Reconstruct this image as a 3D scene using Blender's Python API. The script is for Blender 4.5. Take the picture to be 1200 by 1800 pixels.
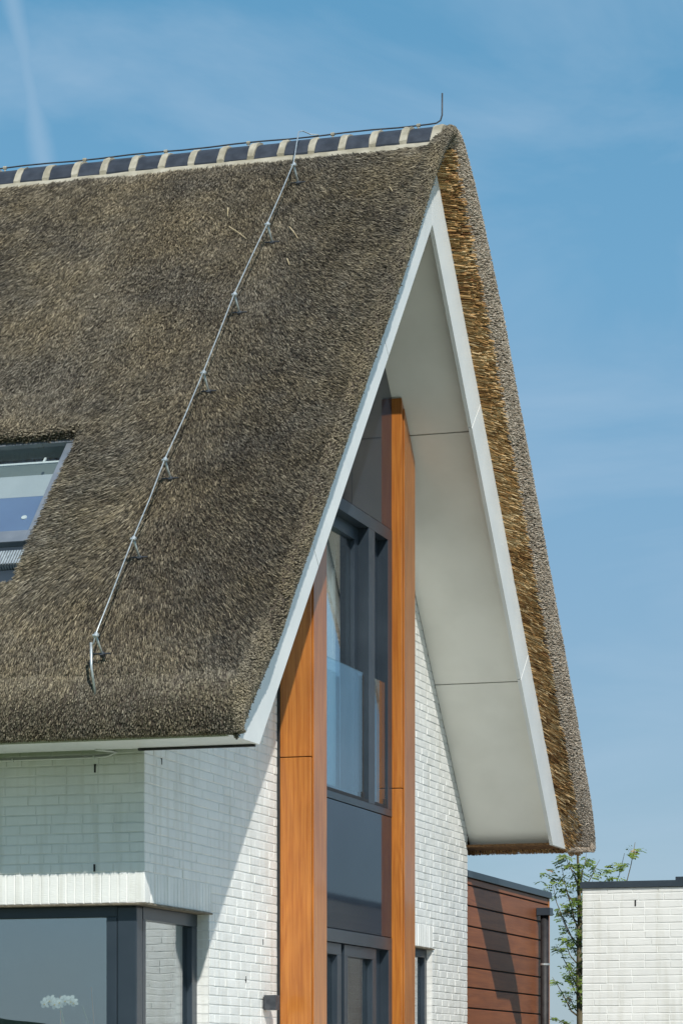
import bpy, bmesh, math, random
import numpy as np
from mathutils import Vector, Matrix

random.seed(7)
rng = np.random.default_rng(11)
for o in list(bpy.data.objects):
    bpy.data.objects.remove(o, do_unlink=True)
scene = bpy.context.scene
COL = scene.collection

# ------------------------------------------------------------------ camera
TH = math.radians(17.29)
cam_d = bpy.data.cameras.new('camera')
cam_d.sensor_fit = 'HORIZONTAL'
cam_d.sensor_width = 36.0
cam_d.lens = 5010.0 / 1200.0 * 36.0
cam_d.shift_y = (1893.0 - 900.0) / 1200.0
cam_d.clip_start = 0.1
cam_d.clip_end = 3000.0
cam = bpy.data.objects.new('camera', cam_d)
COL.objects.link(cam)
cam.location = (6.544, -16.836, 1.5)
cam.rotation_euler = (math.pi / 2, 0, TH)
scene.camera = cam

# ------------------------------------------------------------------ light
SUN = Vector((1.0, -1.50, 1.62)).normalized()
SUN_EL = math.asin(SUN.z)
SUN_ROT = math.atan2(SUN.x, SUN.y)
sd = bpy.data.lights.new('sun', 'SUN')
sd.energy = 3.0
sd.angle = math.radians(0.5)
sd.color = (1.0, 0.955, 0.88)
so = bpy.data.objects.new('sun', sd)
COL.objects.link(so)
so.rotation_euler = SUN.to_track_quat('Z', 'Y').to_euler()
so.location = SUN * 60

world = bpy.data.worlds.new('World')
scene.world = world
world.use_nodes = True
wn, wl = world.node_tree.nodes, world.node_tree.links
wn.clear()
w_out = wn.new('ShaderNodeOutputWorld')
w_bg = wn.new('ShaderNodeBackground')
w_bg.inputs['Strength'].default_value = 0.10
sky = wn.new('ShaderNodeTexSky')
sky.sky_type = 'NISHITA'
sky.sun_disc = False
sky.sun_elevation = SUN_EL
sky.sun_rotation = SUN_ROT
sky.altitude = 0
sky.air_density = 1.0
sky.dust_density = 0.6
sky.ozone_density = 2.0
SKY_STR = 0.15
w_bg.inputs['Strength'].default_value = SKY_STR
tcw = wn.new('ShaderNodeTexCoord')
sepw = wn.new('ShaderNodeSeparateXYZ')
wl.new(tcw.outputs['Generated'], sepw.inputs[0])
rampw = wn.new('ShaderNodeValToRGB')
stops = [(0.0, (0.140, 0.222, 0.298)), (0.07, (0.128, 0.220, 0.310)), (0.17, (0.112, 0.226, 0.336)), (0.27, (0.080, 0.228, 0.358)),
         (0.36, (0.058, 0.208, 0.340)), (0.55, (0.14, 0.25, 0.36)), (1.0, (0.22, 0.30, 0.38))]
els = rampw.color_ramp.elements
els[0].position, els[0].color = stops[0][0], (*stops[0][1], 1)
els[1].position, els[1].color = stops[-1][0], (*stops[-1][1], 1)
for p_, c_ in stops[1:-1]:
    e_ = els.new(p_)
    e_.color = (*c_, 1)
wl.new(sepw.outputs['Z'], rampw.inputs['Fac'])
gain = wn.new('ShaderNodeVectorMath')
gain.operation = 'SCALE'
gain.inputs['Scale'].default_value = 1.0 / SKY_STR
wl.new(rampw.outputs['Color'], gain.inputs[0])
mixw = wn.new('ShaderNodeMix')
mixw.data_type = 'RGBA'
mixw.inputs[0].default_value = 0.84
wl.new(sky.outputs[0], mixw.inputs[6])
wl.new(gain.outputs[0], mixw.inputs[7])
# thin high cirrus
mpw = wn.new('ShaderNodeMapping')
mpw.inputs['Scale'].default_value = (2.2, 2.2, 5.0)
mpw.inputs['Rotation'].default_value = (0.0, 0.5, 0.3)
wl.new(tcw.outputs['Generated'], mpw.inputs['Vector'])
cn = wn.new('ShaderNodeTexNoise')
cn.inputs['Scale'].default_value = 2.6
cn.inputs['Detail'].default_value = 6
cn.inputs['Roughness'].default_value = 0.55
cn.inputs['Distortion'].default_value = 0.7
wl.new(mpw.outputs[0], cn.inputs['Vector'])
cr_ = wn.new('ShaderNodeMapRange')
cr_.inputs['From Min'].default_value = 0.44
cr_.inputs['From Max'].default_value = 0.75
cr_.inputs['To Max'].default_value = 0.50
wl.new(cn.outputs['Fac'], cr_.inputs['Value'])
# an old vapour trail high on the left
def pixdir(px, py):
    f = Vector((-math.sin(TH), math.cos(TH), 0))
    r = Vector((math.cos(TH), math.sin(TH), 0))
    return (f + r * ((px - 600) / 5010) + Vector((0, 0, 1)) * ((1893 - py) / 5010)).normalized()
tr_n = pixdir(28, 20).cross(pixdir(72, 260)).normalized()
dt = wn.new('ShaderNodeVectorMath')
dt.operation = 'DOT_PRODUCT'
dt.inputs[1].default_value = tr_n
wl.new(tcw.outputs['Generated'], dt.inputs[0])
n2w = wn.new('ShaderNodeTexNoise')
n2w.inputs['Scale'].default_value = 60
n2w.inputs['Detail'].default_value = 4
wl.new(tcw.outputs['Generated'], n2w.inputs['Vector'])
ad = wn.new('ShaderNodeMath')
ad.operation = 'MULTIPLY_ADD'
ad.inputs[1].default_value = 0.004
wl.new(n2w.outputs['Fac'], ad.inputs[0])
wl.new(dt.outputs['Value'], ad.inputs[2])
ab = wn.new('ShaderNodeMath')
ab.operation = 'SUBTRACT'
ab.inputs[1].default_value = 0.002
wl.new(ad.outputs[0], ab.inputs[0])
ab2 = wn.new('ShaderNodeMath')
ab2.operation = 'ABSOLUTE'
wl.new(ab.outputs[0], ab2.inputs[0])
trl = wn.new('ShaderNodeMapRange')
trl.interpolation_type = 'SMOOTHSTEP'
trl.inputs['From Min'].default_value = 0.0
trl.inputs['From Max'].default_value = 0.0058
trl.inputs['To Min'].default_value = 0.32
trl.inputs['To Max'].default_value = 0.0
wl.new(ab2.outputs[0], trl.inputs['Value'])
mxw = wn.new('ShaderNodeMath')
mxw.operation = 'MAXIMUM'
wl.new(cr_.outputs[0], mxw.inputs[0])
wl.new(trl.outputs[0], mxw.inputs[1])
mixc = wn.new('ShaderNodeMix')
mixc.data_type = 'RGBA'
wl.new(mxw.outputs[0], mixc.inputs[0])
wl.new(mixw.outputs[2], mixc.inputs[6])
mixc.inputs[7].default_value = (0.33 / SKY_STR, 0.43 / SKY_STR, 0.54 / SKY_STR, 1)
wl.new(mixc.outputs[2], w_bg.inputs['Color'])
wl.new(w_bg.outputs[0], w_out.inputs['Surface'])

scene.render.engine = 'CYCLES'
scene.view_settings.view_transform = 'Standard'
scene.view_settings.look = 'None'
scene.view_settings.exposure = 0.50
scene.view_settings.gamma = 1.0
scene.view_settings.use_curve_mapping = False
scene.cycles.max_bounces = 8
scene.cycles.transparent_max_bounces = 16


# ------------------------------------------------------------------ materials
def new_mat(name):
    m = bpy.data.materials.new(name)
    m.use_nodes = True
    m.use_transparent_shadow = True
    nt = m.node_tree
    b = nt.nodes.get('Principled BSDF')
    return m, nt.nodes, nt.links, b


def rgba(c):
    return (c[0], c[1], c[2], 1.0)


def noise_mat(name, c0, c1, rough=0.6, scale=6.0, detail=6.0, stretch=(1, 1, 1), bump=0.0, bscale=60.0,
              metallic=0.0, lo=0.35, hi=0.65, spec=0.5, rvar=0.0, coat=0.0):
    m, n, l, b = new_mat(name)
    tc = n.new('ShaderNodeTexCoord')
    mp = n.new('ShaderNodeMapping')
    mp.inputs['Scale'].default_value = stretch
    l.new(tc.outputs['Object'], mp.inputs['Vector'])
    nz = n.new('ShaderNodeTexNoise')
    nz.inputs['Scale'].default_value = scale
    nz.inputs['Detail'].default_value = detail
    l.new(mp.outputs[0], nz.inputs['Vector'])
    r = n.new('ShaderNodeValToRGB')
    r.color_ramp.elements[0].position = lo
    r.color_ramp.elements[0].color = rgba(c0)
    r.color_ramp.elements[1].position = hi
    r.color_ramp.elements[1].color = rgba(c1)
    l.new(nz.outputs['Fac'], r.inputs['Fac'])
    l.new(r.outputs['Color'], b.inputs['Base Color'])
    b.inputs['Roughness'].default_value = rough
    b.inputs['Metallic'].default_value = metallic
    b.inputs['Specular IOR Level'].default_value = spec
    if coat:
        b.inputs['Coat Weight'].default_value = coat
        b.inputs['Coat Roughness'].default_value = 0.08
    if rvar:
        mr = n.new('ShaderNodeMapRange')
        mr.inputs['To Min'].default_value = rough - rvar
        mr.inputs['To Max'].default_value = rough + rvar
        l.new(nz.outputs['Fac'], mr.inputs['Value'])
        l.new(mr.outputs[0], b.inputs['Roughness'])
    if bump:
        nb = n.new('ShaderNodeTexNoise')
        nb.inputs['Scale'].default_value = bscale
        nb.inputs['Detail'].default_value = 4
        l.new(mp.outputs[0], nb.inputs['Vector'])
        bp = n.new('ShaderNodeBump')
        bp.inputs['Strength'].default_value = bump
        bp.inputs['Distance'].default_value = 0.004
        l.new(nb.outputs['Fac'], bp.inputs['Height'])
        l.new(bp.outputs[0], b.inputs['Normal'])
    return m


def brick_mat(name, gain=1.0):
    """white painted brick: slightly different white per brick, rough brushed paint, faint dirt"""
    m, n, l, b = new_mat(name)
    geo = n.new('ShaderNodeNewGeometry')
    nz = n.new('ShaderNodeTexNoise')
    nz.inputs['Scale'].default_value = 3.0
    nz.inputs['Detail'].default_value = 8
    nz.inputs['Roughness'].default_value = 0.65
    l.new(geo.outputs['Position'], nz.inputs['Vector'])
    r = n.new('ShaderNodeValToRGB')
    r.color_ramp.elements[0].position = 0.3
    r.color_ramp.elements[0].color = (0.74, 0.755, 0.735, 1)
    r.color_ramp.elements[1].position = 0.62
    r.color_ramp.elements[1].color = (0.83, 0.84, 0.815, 1)
    l.new(nz.outputs['Fac'], r.inputs['Fac'])
    # faint run-off streaks and grime
    mps = n.new('ShaderNodeMapping')
    mps.inputs['Scale'].default_value = (9, 9, 0.7)
    l.new(geo.outputs['Position'], mps.inputs['Vector'])
    ns = n.new('ShaderNodeTexNoise')
    ns.inputs['Scale'].default_value = 1.5
    ns.inputs['Detail'].default_value = 6
    l.new(mps.outputs[0], ns.inputs['Vector'])
    rs = n.new('ShaderNodeValToRGB')
    rs.color_ramp.elements[0].position = 0.28
    rs.color_ramp.elements[0].color = (0.84, 0.83, 0.79, 1)
    rs.color_ramp.elements[1].position = 0.50
    rs.color_ramp.elements[1].color = (1, 1, 1, 1)
    l.new(ns.outputs['Fac'], rs.inputs['Fac'])
    ms = n.new('ShaderNodeMix')
    ms.data_type = 'RGBA'
    ms.blend_type = 'MULTIPLY'
    ms.inputs[0].default_value = 1.0
    l.new(r.outputs['Color'], ms.inputs[6])
    l.new(rs.outputs['Color'], ms.inputs[7])
    hs = n.new('ShaderNodeHueSaturation')
    mr = n.new('ShaderNodeMapRange')
    mr.inputs['To Min'].default_value = 0.94 * gain
    mr.inputs['To Max'].default_value = 1.03 * gain
    l.new(geo.outputs['Random Per Island'], mr.inputs['Value'])
    l.new(mr.outputs[0], hs.inputs['Value'])
    l.new(ms.outputs[2], hs.inputs['Color'])
    l.new(hs.outputs['Color'], b.inputs['Base Color'])
    b.inputs['Roughness'].default_value = 0.55
    mp = n.new('ShaderNodeMapping')
    mp.inputs['Scale'].default_value = (1, 1, 5.0)
    l.new(geo.outputs['Position'], mp.inputs['Vector'])
    nb = n.new('ShaderNodeTexNoise')
    nb.inputs['Scale'].default_value = 28
    nb.inputs['Detail'].default_value = 5
    l.new(mp.outputs[0], nb.inputs['Vector'])
    bp = n.new('ShaderNodeBump')
    bp.inputs['Strength'].default_value = 0.5
    bp.inputs['Distance'].default_value = 0.004
    l.new(nb.outputs['Fac'], bp.inputs['Height'])
    l.new(bp.outputs[0], b.inputs['Normal'])
    return m


def reed_mat(name, stops, moss=0.0, rough=0.7):
    """per-reed tone (face attribute) through a colour ramp, with wide weathering patches"""
    m, n, l, b = new_mat(name)
    at = n.new('ShaderNodeAttribute')
    at.attribute_name = 'tone'
    r = n.new('ShaderNodeValToRGB')
    els = r.color_ramp.elements
    els[0].position, els[0].color = stops[0][0], rgba(stops[0][1])
    els[1].position, els[1].color = stops[-1][0], rgba(stops[-1][1])
    for p, c in stops[1:-1]:
        e = els.new(p)
        e.color = rgba(c)
    l.new(at.outputs['Fac'], r.inputs['Fac'])
    col = r.outputs['Color']
    if moss:
        geo = n.new('ShaderNodeNewGeometry')
        nz = n.new('ShaderNodeTexNoise')
        nz.inputs['Scale'].default_value = 1.1
        nz.inputs['Detail'].default_value = 7
        nz.inputs['Roughness'].default_value = 0.7
        l.new(geo.outputs['Position'], nz.inputs['Vector'])
        rr = n.new('ShaderNodeValToRGB')
        rr.color_ramp.elements[0].position = 0.38
        rr.color_ramp.elements[0].color = (0.78, 0.80, 0.86, 1)
        rr.color_ramp.elements[1].position = 0.64
        rr.color_ramp.elements[1].color = (1.18, 1.10, 0.92, 1)
        l.new(nz.outputs['Fac'], rr.inputs['Fac'])
        mx = n.new('ShaderNodeMix')
        mx.data_type = 'RGBA'
        mx.blend_type = 'MULTIPLY'
        mx.inputs[0].default_value = moss
        l.new(col, mx.inputs[6])
        l.new(rr.outputs['Color'], mx.inputs[7])
        col = mx.outputs[2]
    l.new(col, b.inputs['Base Color'])
    b.inputs['Roughness'].default_value = rough
    b.inputs['Specular IOR Level'].default_value = 0.35
    return m


def wood_mat(name, c0, c1, c2, rough=0.4, axis=2, scale=5.0, coat=0.0, bump=0.15):
    """stained timber: growth-ring figure stretched along one axis plus fine pores"""
    m, n, l, b = new_mat(name)
    geo = n.new('ShaderNodeNewGeometry')
    mp = n.new('ShaderNodeMapping')
    sc = [1.0, 1.0, 1.0]
    sc[axis] = 0.09
    mp.inputs['Scale'].default_value = sc
    l.new(geo.outputs['Position'], mp.inputs['Vector'])
    nz = n.new('ShaderNodeTexNoise')
    nz.inputs['Scale'].default_value = scale
    nz.inputs['Detail'].default_value = 3
    nz.inputs['Distortion'].default_value = 0.6
    l.new(mp.outputs[0], nz.inputs['Vector'])
    ma = n.new('ShaderNodeMath')
    ma.operation = 'MULTIPLY'
    ma.inputs[1].default_value = 16.0
    l.new(nz.outputs['Fac'], ma.inputs[0])
    fr = n.new('ShaderNodeMath')
    fr.operation = 'PINGPONG'
    fr.inputs[1].default_value = 1.0
    l.new(ma.outputs[0], fr.inputs[0])
    r = n.new('ShaderNodeValToRGB')
    r.color_ramp.elements[0].position = 0.0
    r.color_ramp.elements[0].color = rgba(c0)
    r.color_ramp.elements[1].position = 1.0
    r.color_ramp.elements[1].color = rgba(c1)
    l.new(fr.outputs[0], r.inputs['Fac'])
    mp2 = n.new('ShaderNodeMapping')
    sc2 = [1.0, 1.0, 1.0]
    sc2[axis] = 0.03
    mp2.inputs['Scale'].default_value = sc2
    l.new(geo.outputs['Position'], mp2.inputs['Vector'])
    n2 = n.new('ShaderNodeTexNoise')
    n2.inputs['Scale'].default_value = 90
    n2.inputs['Detail'].default_value = 4
    l.new(mp2.outputs[0], n2.inputs['Vector'])
    r2 = n.new('ShaderNodeValToRGB')
    r2.color_ramp.elements[0].position = 0.35
    r2.color_ramp.elements[0].color = rgba(c2)
    r2.color_ramp.elements[1].position = 0.6
    r2.color_ramp.elements[1].color = (1, 1, 1, 1)
    l.new(n2.outputs['Fac'], r2.inputs['Fac'])
    mx = n.new('ShaderNodeMix')
    mx.data_type = 'RGBA'
    mx.blend_type = 'MULTIPLY'
    mx.inputs[0].default_value = 1.0
    l.new(r.outputs['Color'], mx.inputs[6])
    l.new(r2.outputs['Color'], mx.inputs[7])
    oi = n.new('ShaderNodeObjectInfo')
    mrv = n.new('ShaderNodeMapRange')
    mrv.inputs['To Min'].default_value = 0.86
    mrv.inputs['To Max'].default_value = 1.12
    l.new(oi.outputs['Random'], mrv.inputs['Value'])
    nw = n.new('ShaderNodeTexNoise')
    nw.inputs['Scale'].default_value = 1.7
    nw.inputs['Detail'].default_value = 5
    l.new(geo.outputs['Position'], nw.inputs['Vector'])
    mrw = n.new('ShaderNodeMapRange')
    mrw.inputs['From Min'].default_value = 0.3
    mrw.inputs['From Max'].default_value = 0.7
    mrw.inputs['To Min'].default_value = 0.86
    mrw.inputs['To Max'].default_value = 1.12
    l.new(nw.outputs['Fac'], mrw.inputs['Value'])
    mv = n.new('ShaderNodeMath')
    mv.operation = 'MULTIPLY'
    l.new(mrv.outputs[0], mv.inputs[0])
    l.new(mrw.outputs[0], mv.inputs[1])
    hv_ = n.new('ShaderNodeHueSaturation')
    l.new(mx.outputs[2], hv_.inputs['Color'])
    l.new(mv.outputs[0], hv_.inputs['Value'])
    l.new(hv_.outputs['Color'], b.inputs['Base Color'])
    b.inputs['Roughness'].default_value = rough
    b.inputs['Coat Weight'].default_value = coat
    b.inputs['Coat Roughness'].default_value = 0.15
    bp = n.new('ShaderNodeBump')
    bp.inputs['Strength'].default_value = bump
    bp.inputs['Distance'].default_value = 0.002
    l.new(n2.outputs['Fac'], bp.inputs['Height'])
    l.new(bp.outputs[0], b.inputs['Normal'])
    return m


def glass_mat(name, tint=(0.75, 0.82, 0.82), base=0.10, rough=0.0):
    """coated pane: see-through with a strong angle-dependent mirror"""
    m, n, l, b = new_mat(name)
    n.remove(b)
    out = n.get('Material Output')
    tr = n.new('ShaderNodeBsdfTransparent')
    tr.inputs['Color'].default_value = rgba(tint)
    gl = n.new('ShaderNodeBsdfGlossy')
    gl.inputs['Roughness'].default_value = rough
    gl.inputs['Color'].default_value = (0.93, 0.97, 1.0, 1)
    lw = n.new('ShaderNodeLayerWeight')
    pw = n.new('ShaderNodeMath')
    pw.operation = 'POWER'
    pw.inputs[1].default_value = 4.5
    l.new(lw.outputs['Facing'], pw.inputs[0])
    ad = n.new('ShaderNodeMath')
    ad.operation = 'MULTIPLY_ADD'
    ad.use_clamp = True
    ad.inputs[1].default_value = 0.9
    ad.inputs[2].default_value = base
    l.new(pw.outputs[0], ad.inputs[0])
    lw.inputs['Blend'].default_value = 0.5
    # the pane is never perfectly flat
    geo = n.new('ShaderNodeNewGeometry')
    nb = n.new('ShaderNodeTexNoise')
    nb.inputs['Scale'].default_value = 1.3
    nb.inputs['Detail'].default_value = 1
    l.new(geo.outputs['Position'], nb.inputs['Vector'])
    bp = n.new('ShaderNodeBump')
    bp.inputs['Strength'].default_value = 0.05
    bp.inputs['Distance'].default_value = 0.05
    l.new(nb.outputs['Fac'], bp.inputs['Height'])
    l.new(bp.outputs[0], gl.inputs['Normal'])
    mx = n.new('ShaderNodeMixShader')
    l.new(ad.outputs[0], mx.inputs[0])
    l.new(tr.outputs[0], mx.inputs[1])
    l.new(gl.outputs[0], mx.inputs[2])
    l.new(mx.outputs[0], out.inputs['Surface'])
    return m


M = {}
M['brick'] = brick_mat('white_painted_brick')
M['brick_grey'] = brick_mat('off_white_painted_brick', 0.82)
M['mortar'] = noise_mat('white_painted_mortar', (0.68, 0.69, 0.67), (0.76, 0.77, 0.75), 0.8, 9, bump=0.4)
M['reed'] = reed_mat('weathered_reed', [(0.0, (0.043, 0.036, 0.027)), (0.35, (0.160, 0.140, 0.105)),
                                        (0.7, (0.31, 0.275, 0.205)), (1.0, (0.53, 0.475, 0.36))], moss=0.8)
M['gold'] = reed_mat('golden_reed', [(0.0, (0.15, 0.065, 0.02)), (0.5, (0.50, 0.29, 0.11)), (1.0, (0.80, 0.60, 0.34))])
M['butt'] = reed_mat('reed_butt', [(0.0, (0.12, 0.09, 0.065)), (0.5, (0.42, 0.345, 0.265)), (1.0, (0.74, 0.66, 0.56))])
M['gold_board'] = noise_mat('reed_underside', (0.10, 0.05, 0.02), (0.26, 0.14, 0.055), 0.9, 60, stretch=(1, .1, 1), bump=0.6)
M['thatch'] = noise_mat('thatch_core', (0.03, 0.022, 0.016), (0.10, 0.08, 0.06), 0.9, 40, stretch=(1, 1, 1), bump=0.6)
M['cement'] = noise_mat('ridge_cement', (0.28, 0.255, 0.185), (0.43, 0.40, 0.32), 0.85, 9, bump=0.6, bscale=50)
M['tile'] = noise_mat('slate_blue_ridge_tile', (0.016, 0.022, 0.034), (0.034, 0.043, 0.060), 0.6, 12, bump=0.15)
M['fascia'] = noise_mat('white_fascia_paint', (0.72, 0.74, 0.73), (0.80, 0.81, 0.79), 0.42, 2.5, bump=0.05)
M['soffit'] = noise_mat('pale_soffit_panel', (0.73, 0.72, 0.655), (0.82, 0.81, 0.745), 0.38, 2.2, detail=9.0, bump=0.03, lo=0.25, hi=0.6)
M['wood'] = wood_mat('orange_stained_oak', (0.405, 0.142, 0.024), (0.48, 0.180, 0.032), (0.80, 0.69, 0.58), 0.36, 2, 4.5, coat=0.35)
M['clad'] = wood_mat('red_brown_cladding', (0.25, 0.082, 0.028), (0.315, 0.108, 0.036), (0.85, 0.80, 0.75), 0.5, 1, 3.0)
M['anthracite'] = noise_mat('anthracite_powder_coat', (0.024, 0.035, 0.048), (0.033, 0.046, 0.061), 0.34, 3, bump=0.04, bscale=200)
M['panel'] = noise_mat('glossy_anthracite_panel', (0.018, 0.026, 0.040), (0.022, 0.032, 0.048), 0.07, 2, spec=0.3)
M['zinc'] = noise_mat('galvanised_steel', (0.42, 0.47, 0.49), (0.62, 0.67, 0.68), 0.42, 30, metallic=0.6)
M['black'] = noise_mat('black_plastic', (0.008, 0.008, 0.01), (0.02, 0.02, 0.022), 0.6, 20)
M['lampmetal'] = noise_mat('dark_lamp_metal', (0.03, 0.034, 0.042), (0.055, 0.06, 0.07), 0.5, 25, bump=0.2)
M['interior'] = noise_mat('interior_plaster', (0.30, 0.33, 0.33), (0.36, 0.39, 0.39), 0.9, 2)
M['curtain'] = noise_mat('pale_curtain', (0.74, 0.77, 0.78), (0.80, 0.82, 0.83), 0.9, 4)
M['reflection_blue'] = noise_mat('blue_reflection_paint', (0.13, 0.19, 0.34), (0.15, 0.22, 0.38), 0.8, 3)  # blue reflection in the skylight, painted as a flat colour
M['reflection_pale'] = noise_mat('pale_reflection_paint', (0.42, 0.445, 0.46), (0.48, 0.505, 0.52), 0.8, 3)  # paler part of the skylight's reflection, painted as a flat colour
M['glass'] = glass_mat('coated_glass', (0.86, 0.91, 0.91), 0.28)
M['glass_clear'] = glass_mat('balustrade_glass', (0.84, 0.92, 0.94), 0.05)
M['bark'] = noise_mat('young_bark', (0.07, 0.055, 0.03), (0.17, 0.14, 0.08), 0.9, 25, stretch=(1, 1, .3), bump=0.5)
M['grass'] = noise_mat('lawn', (0.07, 0.10, 0.03), (0.11, 0.145, 0.05), 0.95, 4, bump=0.5)
M['hedge'] = noise_mat('far_trees', (0.03, 0.055, 0.02), (0.06, 0.09, 0.035), 0.95, 0.3)
M['petal'] = noise_mat('orchid_petal', (0.85, 0.85, 0.80), (0.90, 0.90, 0.87), 0.6, 30)
M['yellow'] = noise_mat('orchid_lip', (0.6, 0.42, 0.05), (0.7, 0.5, 0.1), 0.6, 30)
M['stem'] = noise_mat('green_stem', (0.12, 0.16, 0.04), (0.18, 0.22, 0.06), 0.6, 30)
M['stake'] = noise_mat('bamboo_stake', (0.45, 0.18, 0.06), (0.55, 0.24, 0.09), 0.6, 30)
M['pot'] = noise_mat('white_pot', (0.7, 0.7, 0.68), (0.75, 0.75, 0.73), 0.3, 10)


def leaf_mat():
    m, n, l, b = new_mat('rowan_leaf')
    at = n.new('ShaderNodeAttribute')
    at.attribute_name = 'tone'
    r = n.new('ShaderNodeValToRGB')
    e = r.color_ramp.elements
    e[0].position, e[0].color = 0.0, (0.055, 0.105, 0.018, 1)
    e[1].position, e[1].color = 0.9, (0.24, 0.33, 0.045, 1)
    x = e.new(0.94)
    x.color = (0.42, 0.22, 0.10, 1)
    x = e.new(1.0)
    x.color = (0.55, 0.45, 0.30, 1)
    l.new(at.outputs['Fac'], r.inputs['Fac'])
    l.new(r.outputs['Color'], b.inputs['Base Color'])
    b.inputs['Roughness'].default_value = 0.5
    out = n.get('Material Output')
    tl = n.new('ShaderNodeBsdfTranslucent')
    l.new(r.outputs['Color'], tl.inputs['Color'])
    mx = n.new('ShaderNodeMixShader')
    mx.inputs[0].default_value = 0.3
    l.new(b.outputs[0], mx.inputs[1])
    l.new(tl.outputs[0], mx.inputs[2])
    l.new(mx.outputs[0], out.inputs['Surface'])
    return m


M['leaf'] = leaf_mat()


# ------------------------------------------------------------------ helpers
def link(name, me, mat, parent=None):
    o = bpy.data.objects.new(name, me)
    COL.objects.link(o)
    if mat is not None and not me.materials:
        me.materials.append(mat)
    if parent is not None:
        o.parent = parent
    return o


def empty(name, label, cat, loc=(0, 0, 0), group=None):
    o = bpy.data.objects.new(name, None)
    COL.objects.link(o)
    o.location = loc
    o['label'] = label
    o['category'] = cat
    if group:
        o['group'] = group
    return o


class MB:
    """collects shapes into one mesh (world coordinates)"""

    def __init__(self):
        self.v, self.f = [], []

    def add(self, vs, fs):
        k = len(self.v)
        self.v += [tuple(p) for p in vs]
        self.f += [tuple(i + k for i in q) for q in fs]
        return self

    def box(self, x0, x1, y0, y1, z0, z1):
        vs = [(x0, y0, z0), (x1, y0, z0), (x1, y1, z0), (x0, y1, z0), (x0, y0, z1), (x1, y0, z1), (x1, y1, z1), (x0, y1, z1)]
        fs = [(0, 3, 2, 1), (4, 5, 6, 7), (0, 1, 5, 4), (1, 2, 6, 5), (2, 3, 7, 6), (3, 0, 4, 7)]
        return self.add(vs, fs)

    def prism(self, poly, axis, a0, a1):
        """extrude a 2-D polygon along an axis: axis 'x' -> poly is (y,z), 'y' -> (x,z), 'z' -> (x,y)"""
        n = len(poly)

        def P(q, a):
            return (a, q[0], q[1]) if axis == 'x' else ((q[0], a, q[1]) if axis == 'y' else (q[0], q[1], a))
        vs = [P(q, a0) for q in poly] + [P(q, a1) for q in poly]
        fs = [tuple(range(n - 1, -1, -1)), tuple(range(n, 2 * n))]
        fs += [(i, (i + 1) % n, n + (i + 1) % n, n + i) for i in range(n)]
        return self.add(vs, fs)

    def tube(self, pts, r, sides=8, caps=True):
        pts = [Vector(p) for p in pts]
        rs = r if isinstance(r, (list, tuple)) else [r] * len(pts)
        up = None
        vs, fs = [], []
        for i, p in enumerate(pts):
            t = (pts[min(i + 1, len(pts) - 1)] - pts[max(i - 1, 0)]).normalized()
            if up is None:
                up = t.orthogonal().normalized()
            up = (up - t * up.dot(t)).normalized()
            w = t.cross(up)
            for k in range(sides):
                a = 2 * math.pi * k / sides
                vs.append(p + (up * math.cos(a) + w * math.sin(a)) * rs[i])
        for i in range(len(pts) - 1):
            for k in range(sides):
                k2 = (k + 1) % sides
                fs.append((i * sides + k, i * sides + k2, (i + 1) * sides + k2, (i + 1) * sides + k))
        if caps:
            fs.append(tuple(range(sides - 1, -1, -1)))
            b = (len(pts) - 1) * sides
            fs.append(tuple(range(b, b + sides)))
        return self.add(vs, fs)

    def build(self, name, mat, parent=None, bevel=0.0, smooth=False):
        me = bpy.data.meshes.new(name)
        me.from_pydata(self.v, [], self.f)
        bm = bmesh.new()
        bm.from_mesh(me)
        bmesh.ops.recalc_face_normals(bm, faces=bm.faces)
        if bevel:
            bmesh.ops.bevel(bm, geom=list(bm.edges), offset=bevel, segments=2, profile=0.7, affect='EDGES', clamp_overlap=True)
        bm.to_mesh(me)
        bm.free()
        if smooth:
            me.polygons.foreach_set('use_smooth', [True] * len(me.polygons))
        me.update()
        return link(name, me, mat, parent)


def box(name, x0, x1, y0, y1, z0, z1, mat, parent, bevel=0.004):
    return MB().box(x0, x1, y0, y1, z0, z1).build(name, mat, parent, bevel)


def vnoise(x, y, seed=0):
    """smooth 2-D value noise in [-1, 1]"""
    x = np.asarray(x, float)
    y = np.asarray(y, float)
    xi, yi = np.floor(x), np.floor(y)
    fx, fy = x - xi, y - yi
    fx, fy = fx * fx * (3 - 2 * fx), fy * fy * (3 - 2 * fy)

    def h(a, b):
        s = np.sin(a * 127.1 + b * 311.7 + seed * 74.7) * 43758.5453
        return s - np.floor(s)
    v = (h(xi, yi) * (1 - fx) + h(xi + 1, yi) * fx) * (1 - fy) + (h(xi, yi + 1) * (1 - fx) + h(xi + 1, yi + 1) * fx) * fy
    return v * 2 - 1


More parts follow.
